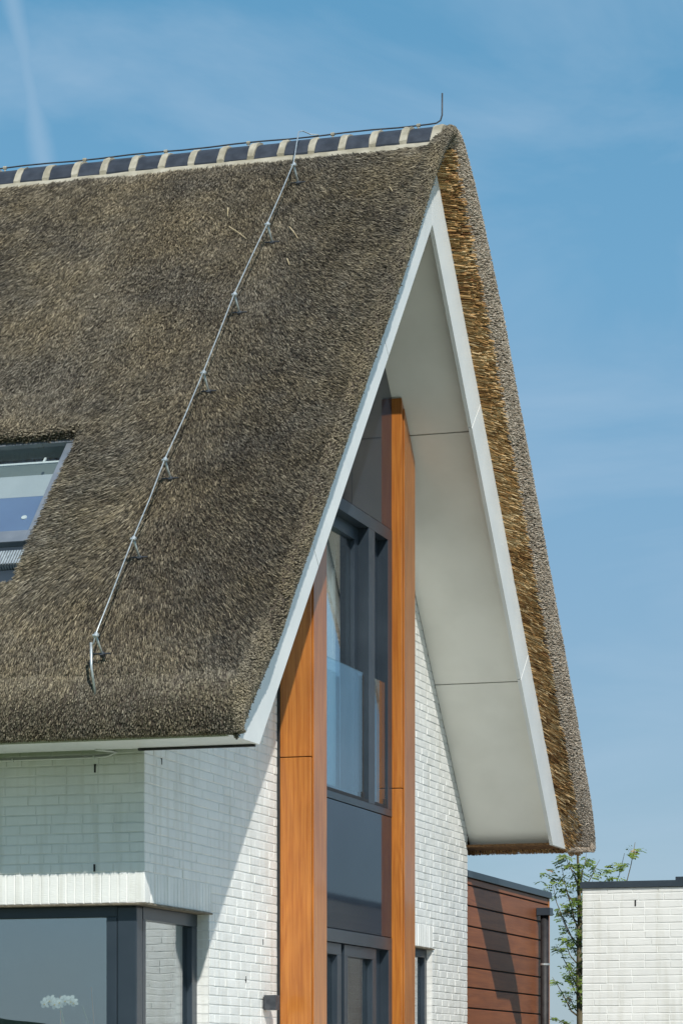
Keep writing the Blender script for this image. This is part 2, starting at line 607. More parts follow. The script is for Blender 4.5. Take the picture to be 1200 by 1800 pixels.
def stub_mesh(name, P, D, L, R, tone, sides, mat, parent, taper=0.85):
    """many short reed stems as closed-ended prisms in one mesh"""
    n = len(P)
    ref = rng.normal(size=(n, 3))
    u = np.cross(D, ref)
    u /= np.linalg.norm(u, axis=1)[:, None]
    v = np.cross(D, u)
    rings = []
    tilt = rng.normal(0, 0.35, size=(n,)) * R
    for end in (0, 1):
        c = P + D * (L * end)[:, None]
        for k in range(sides):
            a = 2 * math.pi * k / sides
            rr = R * (1.0 if end == 0 else taper)
            q = c + (u * math.cos(a) + v * math.sin(a)) * rr[:, None]
            if end == 1:
                q = q + D * (tilt * math.cos(a))[:, None]
            rings.append(q)
    V = np.stack(rings, axis=1).reshape(-1, 3)          # n * (2*sides)
    base = (np.arange(n) * 2 * sides)[:, None]
    quads = []
    for k in range(sides):
        k2 = (k + 1) % sides
        quads.append(np.concatenate([base + k, base + k2, base + sides + k2, base + sides + k], axis=1))
    cap = np.concatenate([base + sides + k for k in range(sides)], axis=1)
    per = 4 * sides + sides
    loops = np.concatenate(quads + [cap], axis=1).reshape(-1)
    tot = np.array([4] * sides + [sides])
    starts = (np.concatenate([[0], np.cumsum(tot)[:-1]])[None, :] + (np.arange(n) * per)[:, None]).reshape(-1)
    me = bpy.data.meshes.new(name)
    me.vertices.add(len(V))
    me.vertices.foreach_set('co', V.astype(np.float32).reshape(-1))
    me.loops.add(len(loops))
    me.loops.foreach_set('vertex_index', loops.astype(np.int32))
    me.polygons.add(len(starts))
    me.polygons.foreach_set('loop_start', starts.astype(np.int32))
    at = me.attributes.new('tone', 'FLOAT', 'FACE')
    tf = np.repeat(np.clip(tone, 0, 1), sides + 1).reshape(-1, sides + 1).copy()
    tf[:, -1] = np.clip(tf[:, -1] + 0.06, 0, 1)
    at.data.foreach_set('value', tf.reshape(-1).astype(np.float32))
    me.update(calc_edges=True)
    o = link(name, me, mat, parent)
    o['kind'] = 'stuff'
    return o


# ------------------------------------------------------------------ the setting: ground
gm = MB()
gm.add([(-900, -900, 0), (900, -900, 0), (900, 900, 0), (-900, 900, 0)], [(0, 1, 2, 3)])
g = gm.build('ground', M['grass'])
g['kind'] = 'structure'
g['label'] = 'flat green lawn around the house'

tm = MB()
tm.prism([(0.3, -0.3), (-8.0, -0.3), (-8.0, -1.6), (14.0, -1.6), (14.0, 13.0), (0.3, 13.0)], 'z', -0.02, 0.02)
t_ = tm.build('bounce_paving', noise_mat('pale_concrete_paving', (0.52, 0.51, 0.47), (0.60, 0.59, 0.54), 0.85, 1.5, bump=0.2))  # out-of-view paving, added pale to throw light up at soffit and walls
t_['kind'] = 'structure'
t_['label'] = 'unseen pale paving added to bounce light onto gable and soffit'

# ------------------------------------------------------------------ the house
YC, ZI, TN = 3.93, 7.947, 1.0887          # ridge axis, inner soffit apex, roof tangent
PIT = math.atan(TN)
CT, ST = math.cos(PIT), math.sin(PIT)
XF = 0.80                                  # verge fascia plane
WR = 8.0                                   # right end of gable wall
XL = -7.0                                  # far end of the house

house = empty('thatched_house', 'white brick house with steep thatched roof and orange timber posts on its gable', 'house')


SOF = 0.10
ZS = ZI + SOF / CT            # soffit apex


def soffit_y(z, side):
    return YC + side * (ZS - z) / TN


# ---------------- brick walls
CH = 0.0625
BH = 0.0545
brick_meshes = {}
brick_list = []       # (u0,u1,z0,z1, wall) -> later sorted by how large they show


def brick_geo(L, H, var):
    """front face at local y=0, chamfered, body behind; local x along the wall from 0..L"""
    r = random.Random(int(L * 1000) * 7 + int(H * 1000) + var * 13)
    c = 0.0028
    j = lambda a: r.uniform(-a, a)
    dpt = 0.06
    fr = [(c + j(.0012), j(.0012), c + j(.0012)), (L - c + j(.0012), j(.0012), c + j(.0012)),
          (L - c + j(.0012), j(.0012), H - c + j(.0012)), (c + j(.0012), j(.0012), H - c + j(.0012))]
    md = [(0, 0.0035, 0), (L, 0.0035, 0), (L, 0.0035, H), (0, 0.0035, H)]
    bk = [(0, dpt, 0), (L, dpt, 0), (L, dpt, H), (0, dpt, H)]
    vs = fr + md + bk
    fs = [(0, 1, 2, 3)]
    for i in range(4):
        k = (i + 1) % 4
        fs.append((4 + i, 4 + k, k, i))
        fs.append((8 + i, 8 + k, 4 + k, 4 + i))
    return vs, fs


def brick_mesh(L, H, var, mat='brick'):
    key = (round(L, 2), round(H, 3), var, mat)
    if key not in brick_meshes:
        me = bpy.data.meshes.new('brick')
        vs, fs = brick_geo(key[0], key[1], var)
        me.from_pydata(vs, [], fs)
        me.materials.append(M[mat])
        me.update()
        brick_meshes[key] = me
    return brick_meshes[key]


def course_fill(intervals, k):
    """split the free intervals of course k into bricks in a wild stretcher bond"""
    out = []
    r = random.Random(k * 31 + 5)
    for (a, b) in intervals:
        u = a
        first = True
        while u < b - 0.004:
            if first:
                L = (0.155, 0.205, 0.10)[k % 3] if k % 2 else (0.21, 0.10)[(k // 2) % 2]
                first = False
            else:
                L = 0.21 if r.random() < 0.82 else 0.10
            e = min(u + L, b)
            if b - e < 0.045:
                e = b
            out.append((u, e))
            u = e + 0.004
    return out


class Wall:
    """a brick skin: origin, direction along, outward normal given by a rotation about z"""

    def __init__(self, part, origin, rotz):
        self.part, self.o, self.rz = part, Vector(origin), rotz
        self.R = Matrix.Rotation(rotz, 4, 'Z')
        self.items = []

    def world(self, u, z):
        return self.o + self.R.to_3x3() @ Vector((u, 0, z))


CAMP = Vector(cam.location)
FV = Vector((-math.sin(TH), math.cos(TH), 0))
RV = Vector((math.cos(TH), math.sin(TH), 0))


def pix(p):
    q = Vector(p) - CAMP
    w = q.dot(FV)
    return 600 + 5010 * q.dot(RV) / w, 1893 - 5010 * q.z / w


def lay(wall, items, limit, name='brick', mat='brick'):
    """the bricks that show largest become objects, the rest one joined part"""
    sc = []
    for it in items:
        u0, u1, z0, z1 = it
        a, b = pix(wall.world(u0, z0)), pix(wall.world(u1, z1))
        vis = -20 < max(a[0], b[0]) and min(a[0], b[0]) < 1220 and min(a[1], b[1]) < 1815
        area = abs(a[0] - b[0]) * (z1 - z0)
        sc.append((area if vis else 0, it))
    order = sorted(range(len(sc)), key=lambda i: -sc[i][0])
    chosen = set([i for i in order[:limit] if sc[i][0] > 0])
    rest = MB()
    r = random.Random(len(items))
    for i, (s, it) in enumerate(sc):
        u0, u1, z0, z1 = it
        var = r.randrange(4)
        w = wall.world(u0, z0) + (wall.R.to_3x3() @ Vector((0, r.uniform(-0.0015, 0.0015), 0)))
        ang = r.gauss(0, 0.0025)
        L = round(u1 - u0, 2)
        H = z1 - z0
        if i in chosen:
            o = bpy.data.objects.new(name, brick_mesh(L, H, var, mat))
            COL.objects.link(o)
            o.parent = wall.part
            o.location = w
            o.rotation_euler = (0, 0, wall.rz)
            o.scale = ((u1 - u0) / L, 1, 1) if L > 0 else (1, 1, 1)
        else:
            vs, fs = brick_geo(u1 - u0, H, var)
            rest.add([w + wall.R.to_3x3() @ Vector(p) for p in vs], fs)
    if rest.v:
        o = rest.build('remaining_bricks', M[mat], wall.part)
        o['kind'] = 'stuff'


# front wall (facing -y)
REC = 0.0045
fw = MB()
WINX0, WINZ0, WINZ1 = -2.75, 1.15, 2.60
fw.box(XL, 0 - REC, REC, 0.12, 2.60, 3.70)
fw.box(XL, WINX0, REC, 0.12, 0.0, 2.60)
fw.box(WINX0, 0 - REC, REC, 0.12, 0.0, WINZ0)
front_wall = fw.build('front_wall', M['mortar'], house)
FW = Wall(front_wall, (XL, 0, 0), 0.0)
items = []
nc = int(3.62 / CH)
SOLD0, SOLD1 = 2.603, 2.793
for k in range(nc):
    z0 = 2.80 + (k - 44) * CH                     # courses line up above the soldier course
    if z0 < 0.02 or z0 + BH > 3.64:
        continue
    z1 = z0 + BH
    ivs = [(0.0, -XL)]
    if z1 > WINZ0 and z0 < SOLD1:
        ivs = [(0.0, WINX0 - XL)]
    for (a, b) in ivs:
        # lay from the gable corner leftwards
        for (p, q) in course_fill([(0, b - a)], k):
            items.append((b - q, b - p, z0, z1))
u = -XL
while u > WINX0 - XL:
    items.append((max(u - 0.0545, WINX0 - XL), u, SOLD0, SOLD1))
    u -= 0.0595
lay(FW, items, 110)

# gable wall (facing +x); local u runs along +y
gw = MB()
CW_Y = 1.20                # corner-window jamb
PL0, PL1, PR0, PR1 = 2.64, 3.00, 5.00, 5.36
SWY = 6.82                 # small window jamb
D0 = -0.12


def gpoly(poly):
    gw.prism(poly, 'x', D0, -REC)


zl = lambda y: ZS - TN * abs(y - YC) + 0.08
gpoly([(0.12, 2.60), (CW_Y, 2.60), (CW_Y, 0.0), (PL0 + .05, 0.0), (PL0 + .05, zl(PL0 + .05)), (0.12, zl(0.12))])
gpoly([(PR1 - .05, 2.60), (SWY, 2.60), (SWY, 0.0), (WR, 0.0), (WR, zl(WR)), (PR1 - .05, zl(PR1 - .05))])
gw.prism([(0.12, 0.0), (CW_Y, 0.0), (CW_Y, WINZ0), (0.12, WINZ0)], 'x', D0, -REC)
gw.prism([(PR1 - .05, 0.0), (SWY, 0.0), (SWY, 0.5), (PR1 - .05, 0.5)], 'x', D0, -REC)
gable_wall = gw.build('gable_wall', M['mortar'], house)
GW = Wall(gable_wall, (0, 0, 0), math.pi / 2)
items = []
for k in range(20, 115):
    z0 = 2.80 + (k - 44) * CH
    z1 = z0 + BH
    # left field
    a = max(0.0, soffit_y(z1, -1) - 0.02)
    b = PL0 - 0.012
    if a < b - 0.03:
        if z1 > WINZ0 and z0 < 2.60:
            ivs = [(CW_Y, b)]
        elif z0 < SOLD1:
            ivs = [(CW_Y + 0.035, b)]
        else:
            ivs = [(a, b)]
        items += [(p, q, z0, z1) for p, q in course_fill(ivs, k + 1)]
    a, b = PR1, min(WR, soffit_y(z0, 1) + 0.02)
    if a < b - 0.03:
        if z1 > 0.5 and z0 < 2.60:
            ivs = [(SWY, b)]
        elif z0 < SOLD1 and z0 >= 2.5:
            ivs = [(SWY + 0.02, b)]
        else:
            ivs = [(a, b)]
        items += [(p, q, z0, z1) for p, q in course_fill(ivs, k + 2)]
u = 0.0
while u < CW_Y + 0.03:
    items.append((u, min(u + 0.0545, CW_Y + 0.03), SOLD0, SOLD1))
    u += 0.0595
u = SWY + 0.015
while u > PR1:
    items.append((max(u - 0.0545, PR1), u, SOLD0, SOLD1))
    u -= 0.0595
lay(GW, items, 190)

# brick returns at the window jambs (short faces turning into the openings)
rt = MB()
for yy in (CW_Y, SWY):
    z = 0.0
    for k in range(0, 44):
        z0 = 2.80 + (k - 44) * CH
        rt.box(-0.10, -0.0065, yy - 0.002, yy + 0.05, z0, z0 + BH - 0.001)
o = rt.build('jamb_bricks', M['brick'], gable_wall)
o['kind'] = 'stuff'
# dark lead strip under the soldier courses
lead = noise_mat('lintel_lead', (0.10, 0.085, 0.06), (0.20, 0.17, 0.12), 0.8, 40, bump=0.3)
box('lintel_strip', WINX0, 0.012, -0.012, 0.10, 2.589, 2.600, lead, front_wall, 0)
box('lintel_strip', -0.10, 0.012, 0.101, CW_Y + 0.035, 2.589, 2.600, lead, gable_wall, 0)
box('lintel_strip', -0.10, 0.012, PR1, SWY + 0.02, 2.589, 2.600, lead, gable_wall, 0)

# weep slots
for (x, z0, z1) in ((-0.337, 3.433, 3.487), (-0.341, 2.803, 2.85), (-1.30, 3.433, 3.487), (-1.30, 2.803, 2.85)):
    box('weep_slot', x - .006, x + .006, -0.003, 0.02, z0, z1, M['black'], front_wall, 0)
for (y, z0, z1) in ((0.302, 3.505, 3.545), (2.313, 2.435, 2.475), (1.945, 2.155, 2.2), (2.05, 1.83, 1.86)):
    box('weep_slot', -0.02, 0.003, y - .005, y + .005, z0, z1, M['black'], gable_wall, 0)

# hidden shell: rear wall, far gable, floors, inner walls (seen through the panes)
box('rear_wall', XL, -0.13, WR - 0.12, WR, 0.0, 3.7, M['mortar'], house, 0)
MB().prism([(0.12, 0), (WR - .12, 0), (WR - .12, 3.5), (YC, ZI), (0.12, 3.5)], 'x', XL, XL + 0.12).build('far_gable_wall', M['mortar'], house)
box('upper_floor', XL + .12, -0.13, 0.12, WR - .12, 2.72, 3.02, M['interior'], house, 0)
box('ground_floor', XL + .12, -0.13, 0.12, WR - .12, 0.005, 0.10, M['interior'], house, 0)
box('inner_wall', XL + .12, -0.5, 3.1, 3.2, 0.10, 2.72, M['interior'], house, 0)
box('inner_partition', -3.4, -3.3, 0.12, WR - .12, 3.02, 7.2, M['interior'], house, 0)
box('window_ledge', WINX0, -0.13, 0.121, 0.75, 1.06, 1.12, M['fascia'], house, 0)

# ---------------- corner window
cw = MB()
YF, XG = 0.085, -0.085
cwin = MB()
# front leaf frame
zt, zg = 2.588, 2.517
cwin.box(WINX0, -0.22, YF, YF + .07, zg, zt)                # head
cwin.box(-0.292, -0.221, YF - .004, YF + .07, WINZ0, zg - .001)  # right stile
cwin.box(WINX0, WINX0 + .07, YF, YF + .07, WINZ0, zg)
cwin.box(WINX0, -0.292, YF, YF + .07, WINZ0, WINZ0 + .07)
fr = cwin.build('corner_window', M['anthracite'], house, 0.004)
box('corner_post', -0.217, XG, YF - .006, 0.19, WINZ0, zt - .002, M['anthracite'], fr, 0.012)
gf = MB()
gf.box(XG - .07, XG, 0.195, CW_Y - .002, 2.505, zt)
gf.box(XG - .07, XG - .002, 0.195, 0.25, WINZ0, 2.504)
gf.box(XG - .07, XG - .002, 1.10, CW_Y - .002, WINZ0, 2.504)
gf.box(XG - .12, XG - .07, 0.93, 1.10, WINZ0, 2.504)
gf.box(XG - .07, XG - .002, 0.251, 1.099, WINZ0, WINZ0 + .07)
gf.build('side_frame', M['anthracite'], fr, 0.004)
box('front_pane', WINX0 + .07, -0.292, YF + .03, YF + .038, WINZ0 + .07, zg, M['glass'], fr, 0)
box('side_pane', XG - .045, XG - .037, 0.25, 1.10, WINZ0 + .07, 2.505, M['glass'], fr, 0)

# ---------------- posts
def post(y0, y1, y0i, side):
    p = MB()
    # cut at the top by the sloping soffit
    off = 0.015
    if side < 0:
        zt0, zt1 = soffit_y, None
    zz = lambda y: ZS - TN * abs(y - YC) - off
    p.prism([(y0, 3.803), (y1, 3.803), (y1, zz(y1)), (y0, zz(y0))], 'x', 0.001, 0.25)
    o = p.build('post', M['wood'], house, 0.006)
    q = MB()
    q.prism([(y0, 0.0), (y1, 0.0), (y1, 3.797), (y0, 3.797)], 'x', 0.0012, 0.25)
    q.build('lower_post_board', M['wood'], o, 0.006)
    t = MB()
    s0 = y0 + 0.025
    t.prism([(s0 + .012, 0.0), (y1 - .012, 0.0), (y1 - .012, zz(y1) - 0.05), (s0 + .012, zz(s0) - 0.05)], 'x', 0.2505, 0.262)
    t.build('post_face_board', M['wood'], o, 0.004)
    return o


post(PL0, PL1, 0, -1)
post(PR0, PR1, 0, 1)
box('joint_strip', 0.0, 0.02, PL0 - .011, PL0 - .001, 0.0, 5.0, M['black'], house, 0)

# ---------------- gable infill between the posts
XI = 0.17
zz = lambda y: ZS - TN * abs(y - YC)
Y0, Y1 = PL1, PR0
up = MB()
up.prism([(Y0, 5.865), (3.915, 5.865), (3.915, zz(3.915) - .01), (Y0, zz(Y0) - .01)], 'x', 0.06, XI - .004)
up.build('upper_panel', M['panel'], house, 0.002)
up = MB()
up.prism([(3.921, 5.865), (Y1, 5.865), (Y1, zz(Y1) - .01), (YC, ZS - .01), (3.921, zz(3.921) - .01)], 'x', 0.06, XI - .004)
up.build('upper_panel', M['panel'], house, 0.002)
# infill left and right of the upper part, under the soffit and behind the posts
box('spandrel_panel', 0.06, XI - .004, Y0, Y1, 2.609, 3.565, M['panel'], house, 0.002)

gwin = MB()
gwin.box(0.0, XI, Y0, Y1, 5.765, 5.860)                       # head
gwin.box(0.0, XI, Y0, Y1, 3.571, 3.625)                       # sill
gwin.box(0.0, XI, 4.354, 4.52, 3.626, 5.764)                  # mullion
gwin.box(0.0, XI, 4.88, Y1, 3.626, 5.764)                     # right stile
gwin.box(0.0, XI, Y0, Y0 + .06, 3.626, 5.764)                 # left stile
gwf = gwin.build('gable_window', M['anthracite'], house, 0.003)
s1 = MB()
XS = 0.085
s1.box(0.01, XS, Y0 + .061, 4.353, 5.66, 5.764)
s1.box(0.01, XS, Y0 + .061, Y0 + .13, 3.70, 5.659)
s1.box(0.01, XS, 4.255, 4.353, 3.70, 5.659)
s1.box(0.01, XS, Y0 + .061, 4.353, 3.627, 3.699)
s1.build('sash', M['anthracite'], gwf, 0.003)
s2 = MB()
s2.box(0.01, XS, 4.521, 4.879, 5.66, 5.764)
s2.box(0.01, XS, 4.521, 4.58, 3.70, 5.659)
s2.box(0.01, XS, 4.80, 4.879, 3.70, 5.659)
s2.box(0.01, XS, 4.521, 4.879, 3.627, 3.699)
s2.build('sash', M['anthracite'], gwf, 0.003)
box('pane', 0.045, 0.053, Y0 + .13, 4.255, 3.70, 5.66, M['glass'], gwf, 0)
box('pane', 0.045, 0.053, 4.58, 4.80, 3.70, 5.66, M['glass'], gwf, 0)
box('glass_balustrade', 0.145, 0.157, Y0 + .062, 4.23, 3.655, 4.622, M['glass_clear'], gwf, 0)
box('glass_balustrade', 0.145, 0.157, 4.53, 4.84, 3.655, 4.622, M['glass_clear'], gwf, 0)
bt = MB()
bt.box(0.13, 0.168, Y0 + .062, 4.352, 3.626, 3.652)
bt.box(0.13, 0.168, 4.522, 4.878, 3.626, 3.652)
for yy in (4.215, 4.815):
    bt.box(0.12, 0.166, yy, yy + .05, 3.653, 3.70)
bt.box(0.14, 0.162, 4.231, 4.25, 3.70, 4.60)
bt.build('balustrade_channel', M['black'], gwf, 0.003)
# curtain folds behind the large pane
cv, cf = [], []
NCU = 60
for i in range(NCU + 1):
    y = 3.12 + 1.05 * i / NCU
    x = -0.06 + 0.02 * math.sin(i * 1.1) + 0.008 * math.sin(i * 2.7)
    cv += [(x, y, 3.03), (x, y, 5.7)]
for i in range(NCU):
    cf.append((2 * i, 2 * i + 2, 2 * i + 3, 2 * i + 1))
ob = MB().add(cv, cf).build('curtain', M['curtain'], gwf, smooth=True)
sm = ob.modifiers.new('thickness', 'SOLIDIFY')
sm.thickness = 0.004

# ---------------- glazed doors below
dr = MB()
dr.box(0.0, XI, Y0, Y1, 2.505, 2.603)
dr.box(0.0, XI, 4.90, Y1, 0.1, 2.504)
dr.box(0.0, XI, Y0, Y0 + .06, 0.1, 2.504)
door = dr.build('terrace_door', M['anthracite'], house, 0.003)
lf = MB()
XD = 0.15
lf.box(0.06, XD, Y0 + .061, 3.70, 2.415, 2.50)
lf.box(0.06, XD, Y0 + .061, Y0 + .14, 0.1, 2.414)
lf.box(0.06, XD, 3.60, 3.70, 0.1, 2.414)
lf.build('door_leaf', M['anthracite'], door, 0.003)
lf = MB()
lf.box(0.06, XD, 3.78, 4.62, 2.415, 2.50)
lf.box(0.06, XD, 3.78, 3.87, 0.1, 2.414)
lf.box(0.06, XD, 4.52, 4.62, 0.1, 2.414)
lf.build('door_leaf', M['anthracite'], door, 0.003)
lf = MB()
lf.box(0.02, 0.10, 4.621, 4.899, 0.1, 2.504)
lf.build('door_jamb', M['anthracite'], door, 0.003)
box('pane', 0.10, 0.108, Y0 + .14, 3.60, 0.1, 2.415, M['glass'], door, 0)
box('pane', 0.10, 0.108, 3.87, 4.52, 0.1, 2.415, M['glass'], door, 0)

# ---------------- small window right of the right post
sw = MB()
sw.box(-0.10, -0.05, PR1 + .001, SWY - .003, 2.52, 2.586)
sw.box(-0.10, -0.05, SWY - .075, SWY - .003, 0.5, 2.519)
sw.box(-0.118, -0.101, 6.55, SWY - .075, 0.5, 2.50)
swf = sw.build('side_window', M['anthracite'], house, 0.003)
box('pane', -0.09, -0.082, PR1 + .002, SWY - .075, 0.5, 2.52, M['glass'], swf, 0)

# ---------------- verge soffits, fascias and eaves boards
def slope_quad(side, s0, s1, p0, p1, x0, x1, name, mat, parent, bevel=0.003):
    """board lying along the slope: s = height z of the inner line, p = perpendicular offset"""
    pts = []
    for (z, p) in ((s0, p0), (s1, p0), (s1, p1), (s0, p1)):
        d = (ZI - z) / TN
        pts.append((YC + side * (d + p * ST), z + p * CT))
    return MB().prism(pts, 'x', x0, x1).build(name, mat, parent, bevel)


JZ = (3.505, 4.810, 6.595, 7.94)
for side in (-1, 1):
    for i in range(3):
        a, b = JZ[i] + (0.004 if i else 0), JZ[i + 1] - 0.004
        slope_quad(side, a, b, SOF + 0.004, SOF + 0.03, 0.004, XF - 0.052, 'soffit_panel', M['soffit'], house, 0.002)
# fascia boards, cut level at the foot, mitred joints square to the slope
FP0, FP1 = -0.004, 0.38


def fascia(side, z0, z1, foot):
    def P(z, p):
        d = (ZI - z) / TN
        return (YC + side * (d + p * ST), z + p * CT)
    if foot:
        zb = 3.562
        d0 = (ZI + FP0 / CT - zb) / TN
        d1 = (ZI + FP1 / CT - zb) / TN
        poly = [(YC + side * d0, zb), P(z1, FP0), P(z1, FP1), (YC + side * d1, zb)]
    elif z1 >= ZI:
        poly = [P(z0, FP0), (YC + side * 0.002, ZI + FP0 / CT), (YC + side * .002, ZI + FP1 / CT), P(z0, FP1)]
    else:
        poly = [P(z0, FP0), P(z1, FP0), P(z1, FP1), P(z0, FP1)]
    return MB().prism(poly, 'x', XF - 0.032, XF).build('fascia_board', M['fascia'], house, 0.002)


for side in (-1, 1):
    fascia(side, 0, 4.876, True)
    fascia(side, 4.882, 6.662, False)
    fascia(side, 6.668, ZI, False)
# dark shadow-gap backing behind soffit and fascia
for side in (-1, 1):
    slope_quad(side, 3.60, 7.90, SOF + 0.032, SOF + 0.05, 0.004, XF - .033, 'gap_backing', M['black'], house, 0)
    # eaves soffit and its outer edge board
    ya = YC + side * ((ZI - 3.562) / TN + 0.004)
    yb = YC + side * ((ZI - 3.562) / TN + 0.44)
    lo, hi = min(ya, yb), max(ya, yb)
    box('eaves_soffit', XL, XF - .034, lo, hi, 3.564, 3.584, M['fascia'] if side < 0 else M['gold_board'], house, 0.002)
yy = YC - (ZI - 3.562) / TN
box('eaves_bead', 0.004, XF - .022, yy - .03, yy - .002, 3.548, 3.563, M['black'], house, 0.002)
# cable clipped along the front wall under the eaves
cb = MB()
cb.tube([(-3.0, -0.012, 3.528), (-1.0, -0.012, 3.528), (-0.31, -0.012, 3.528), (-0.24, -0.012, 3.535), (-0.19, -0.012, 3.556),
         (-0.20, -0.05, 3.558), (-0.27, -0.16, 3.558)], 0.007, 6)
cb.build('cable', M['fascia'], house, smooth=True)
for x in (-0.34, -0.9, -1.5):
    box('cable_clip', x - .006, x + .006, -.022, .002, 3.516, 3.540, M['fascia'], house, 0.002)

# ---------------- thatch
P0, P1 = 0.375, 0.72


def chaikin(pts, n=2):
    pts = [np.array(p, float) for p in pts]
    for _ in range(n):
        q = [pts[0]]
        for a, b in zip(pts[:-1], pts[1:]):
            q += [a * .75 + b * .25, a * .25 + b * .75]
        q.append(pts[-1])
        pts = q
    return np.array(pts)


verge = chaikin([(0.795, 0.0), (0.935, 0.2), (0.99, 0.38), (1.03, 0.6), (1.035, 0.82), (1.0, 0.95), (0.9, 1.0), (0.6, 1.0)])
eave = chaikin([(4.36, 0.0), (4.57, 0.04), (4.635, 0.20), (4.65, 0.44), (4.635, 0.60), (4.60, 0.74), (4.50, 0.86), (4.36, 0.935), (4.18, 0.98), (3.97, 1.0)])
SKX0, SKX1, SKD0, SKD1 = -2.15, -0.90, 2.80, 3.96      # skylight opening (x range, distance from ridge axis)


def thatch_point(x, pfx, d, pfd, side, wob=1.0):
    """position of the thatch surface; arrays allowed"""
    x, pfx, d, pfd = np.broadcast_arrays(x, pfx, d, pfd)
    w = 0.016 * vnoise(x * 2.2, d * 1.9, 3) + 0.010 * vnoise(x * 5.3 + 9, d * 4.7, 5) + 0.006 * vnoise(x * 13, d * 11, 8)
    f = pfx * pfd
    p = P0 + (P1 - P0) * f + w * wob * np.clip(f * 1.5, 0.15, 1)
    c = 0.45 * np.clip((p - P0) / (P1 - P0), 0, 1.05) * np.interp(x, [0.88, 0.99], [1.0, 0.70])
    sc_ = np.interp(d, [0.0, 1.2], [0.80, 1.0]) * (np.interp(d, [0.0, 0.4, 4.1, 4.6], [1.0, 0.86, 0.82, 0.45]) if side < 0 else 1.0)
    sc_ = sc_ * np.interp(pfd, [0.0, 0.35], [0.15, 1.0])
    x = np.where(x > 0.8, 0.8 + (x - 0.8) * sc_, x)
    d = np.where((x > 0.8) & (pfd < 0.3), np.maximum(d, 4.54), d)
    d = np.minimum(d, (ZI + p / CT - (3.585 if side < 0 else 3.555)) / TN)
    z = ZI + p / CT - TN * np.sqrt(d * d + c * c)
    return np.stack([x, YC + side * d, z], axis=-1)


xs_in = np.concatenate([np.arange(0.5, SKX1, -0.1), [SKX1], np.arange(SKX1 - .1, SKX0, -0.125), [SKX0], np.arange(SKX0 - .15, XL, -0.15), [XL]])
A_x = np.concatenate([verge[:, 0], xs_in])
A_p = np.concatenate([verge[:, 1], np.ones(len(xs_in))])
ds_in = np.concatenate([[SKD1], np.arange(SKD1 - .1, SKD0 + .03, -0.1), [SKD0], np.arange(SKD0 - .1, 0.05, -0.1), [0.0]])
B_d = np.concatenate([eave[:, 0], ds_in])
B_p = np.concatenate([eave[:, 1], np.ones(len(ds_in))])

roof = None
for side in (-1, 1):
    G = thatch_point(A_x[:, None], A_p[:, None], B_d[None, :], B_p[None, :], side)
    na, nb = len(A_x), len(B_d)
    faces = []
    for i in range(na - 1):
        xm = (A_x[i] + A_x[i + 1]) / 2
        for j in range(nb - 1):
            dm = (B_d[j] + B_d[j + 1]) / 2
            if side < 0 and SKX0 < xm < SKX1 and SKD0 < dm < SKD1 and A_p[i] > .99 and B_p[j] > .99:
                continue
            faces.append((i * nb + j, i * nb + j + 1, (i + 1) * nb + j + 1, (i + 1) * nb + j))
    ob = MB().add([tuple(q) for q in G.reshape(-1, 3)], faces)
    if roof is None:
        roof = ob.build('roof', M['thatch'], house, smooth=True)
        roof['label'] = 'steep grey-brown reed thatch with a tiled ridge'
    else:
        ob.build('rear_thatch', M['thatch'], roof, smooth=True)


def slope_pt(x, d, p, side=-1):
    return Vector((x, YC + side * (d + 0), ZI + p / CT - TN * d))


# cheeks of the skylight opening
ck = MB()
pin = 0.34


def cheek(a, b):
    n = 8
    vs, fs = [], []
    for i in range(n + 1):
        t = i / n
        x = a[0] + (b[0] - a[0]) * t
        d = a[1] + (b[1] - a[1]) * t
        top = thatch_point(np.array(x), np.array(1.0), np.array(d), np.array(1.0), -1)
        vs += [tuple(top), (x, YC - d + 0.28, top[2] - 0.26)]
    for i in range(n):
        fs.append((2 * i, 2 * i + 2, 2 * i + 3, 2 * i + 1))
    ck.add(vs, fs)


cheek((SKX0, SKD0), (SKX1, SKD0))
cheek((SKX1, SKD0), (SKX1, SKD1))
cheek((SKX1, SKD1), (SKX0, SKD1))
cheek((SKX0, SKD1), (SKX0, SKD0))
ck.build('skylight_reveal', M['thatch'], roof)


# --- reeds over the front slope
def surf(a_x, a_p, d, b_p, side):
    e = 1e-3
    P = thatch_point(a_x, a_p, d, b_p, side, 1.0)
    return P


def arc(pts):
    s = np.concatenate([[0], np.cumsum(np.linalg.norm(np.diff(pts * np.array([1, P1 - P0]), axis=0), axis=1))])
    return s


sv, se = arc(verge), arc(eave)


def sample_profile(prof, s, t):
    return np.interp(t, s, prof[:, 0]), np.interp(t, s, prof[:, 1])


Tn = lambda side: np.array([0, side * CT, -ST])
Nn = lambda side: np.array([0, side * ST, CT])
X = np.array([1.0, 0, 0])


def norm(v):
    return v / np.linalg.norm(v, axis=-1)[..., None]


def field(x, d):
    """lean of the reeds away from straight down the slope, positive towards the verge"""
    r = np.clip((x + 0.45) / 1.25, 0, 1)
    up_ = np.clip((3.4 - d) / 3.0, 0, 1)
    f = 0.20 + r * (0.38 + 0.45 * up_)
    f = f - 0.85 * np.exp(-((x + 0.72) / 0.62) ** 2 - ((d - 3.45) / 0.80) ** 2)
    f = f - 0.30 * np.clip((-x - 1.0) / 1.0, 0, 1)
    f = f + 0.20 * vnoise(x * 1.3 + 3, d * 1.1, 21) + 0.10 * vnoise(x * 3.7, d * 3.1, 22)
    return f


Ps, Ds, Ls, Rs, Ts = [], [], [], [], []
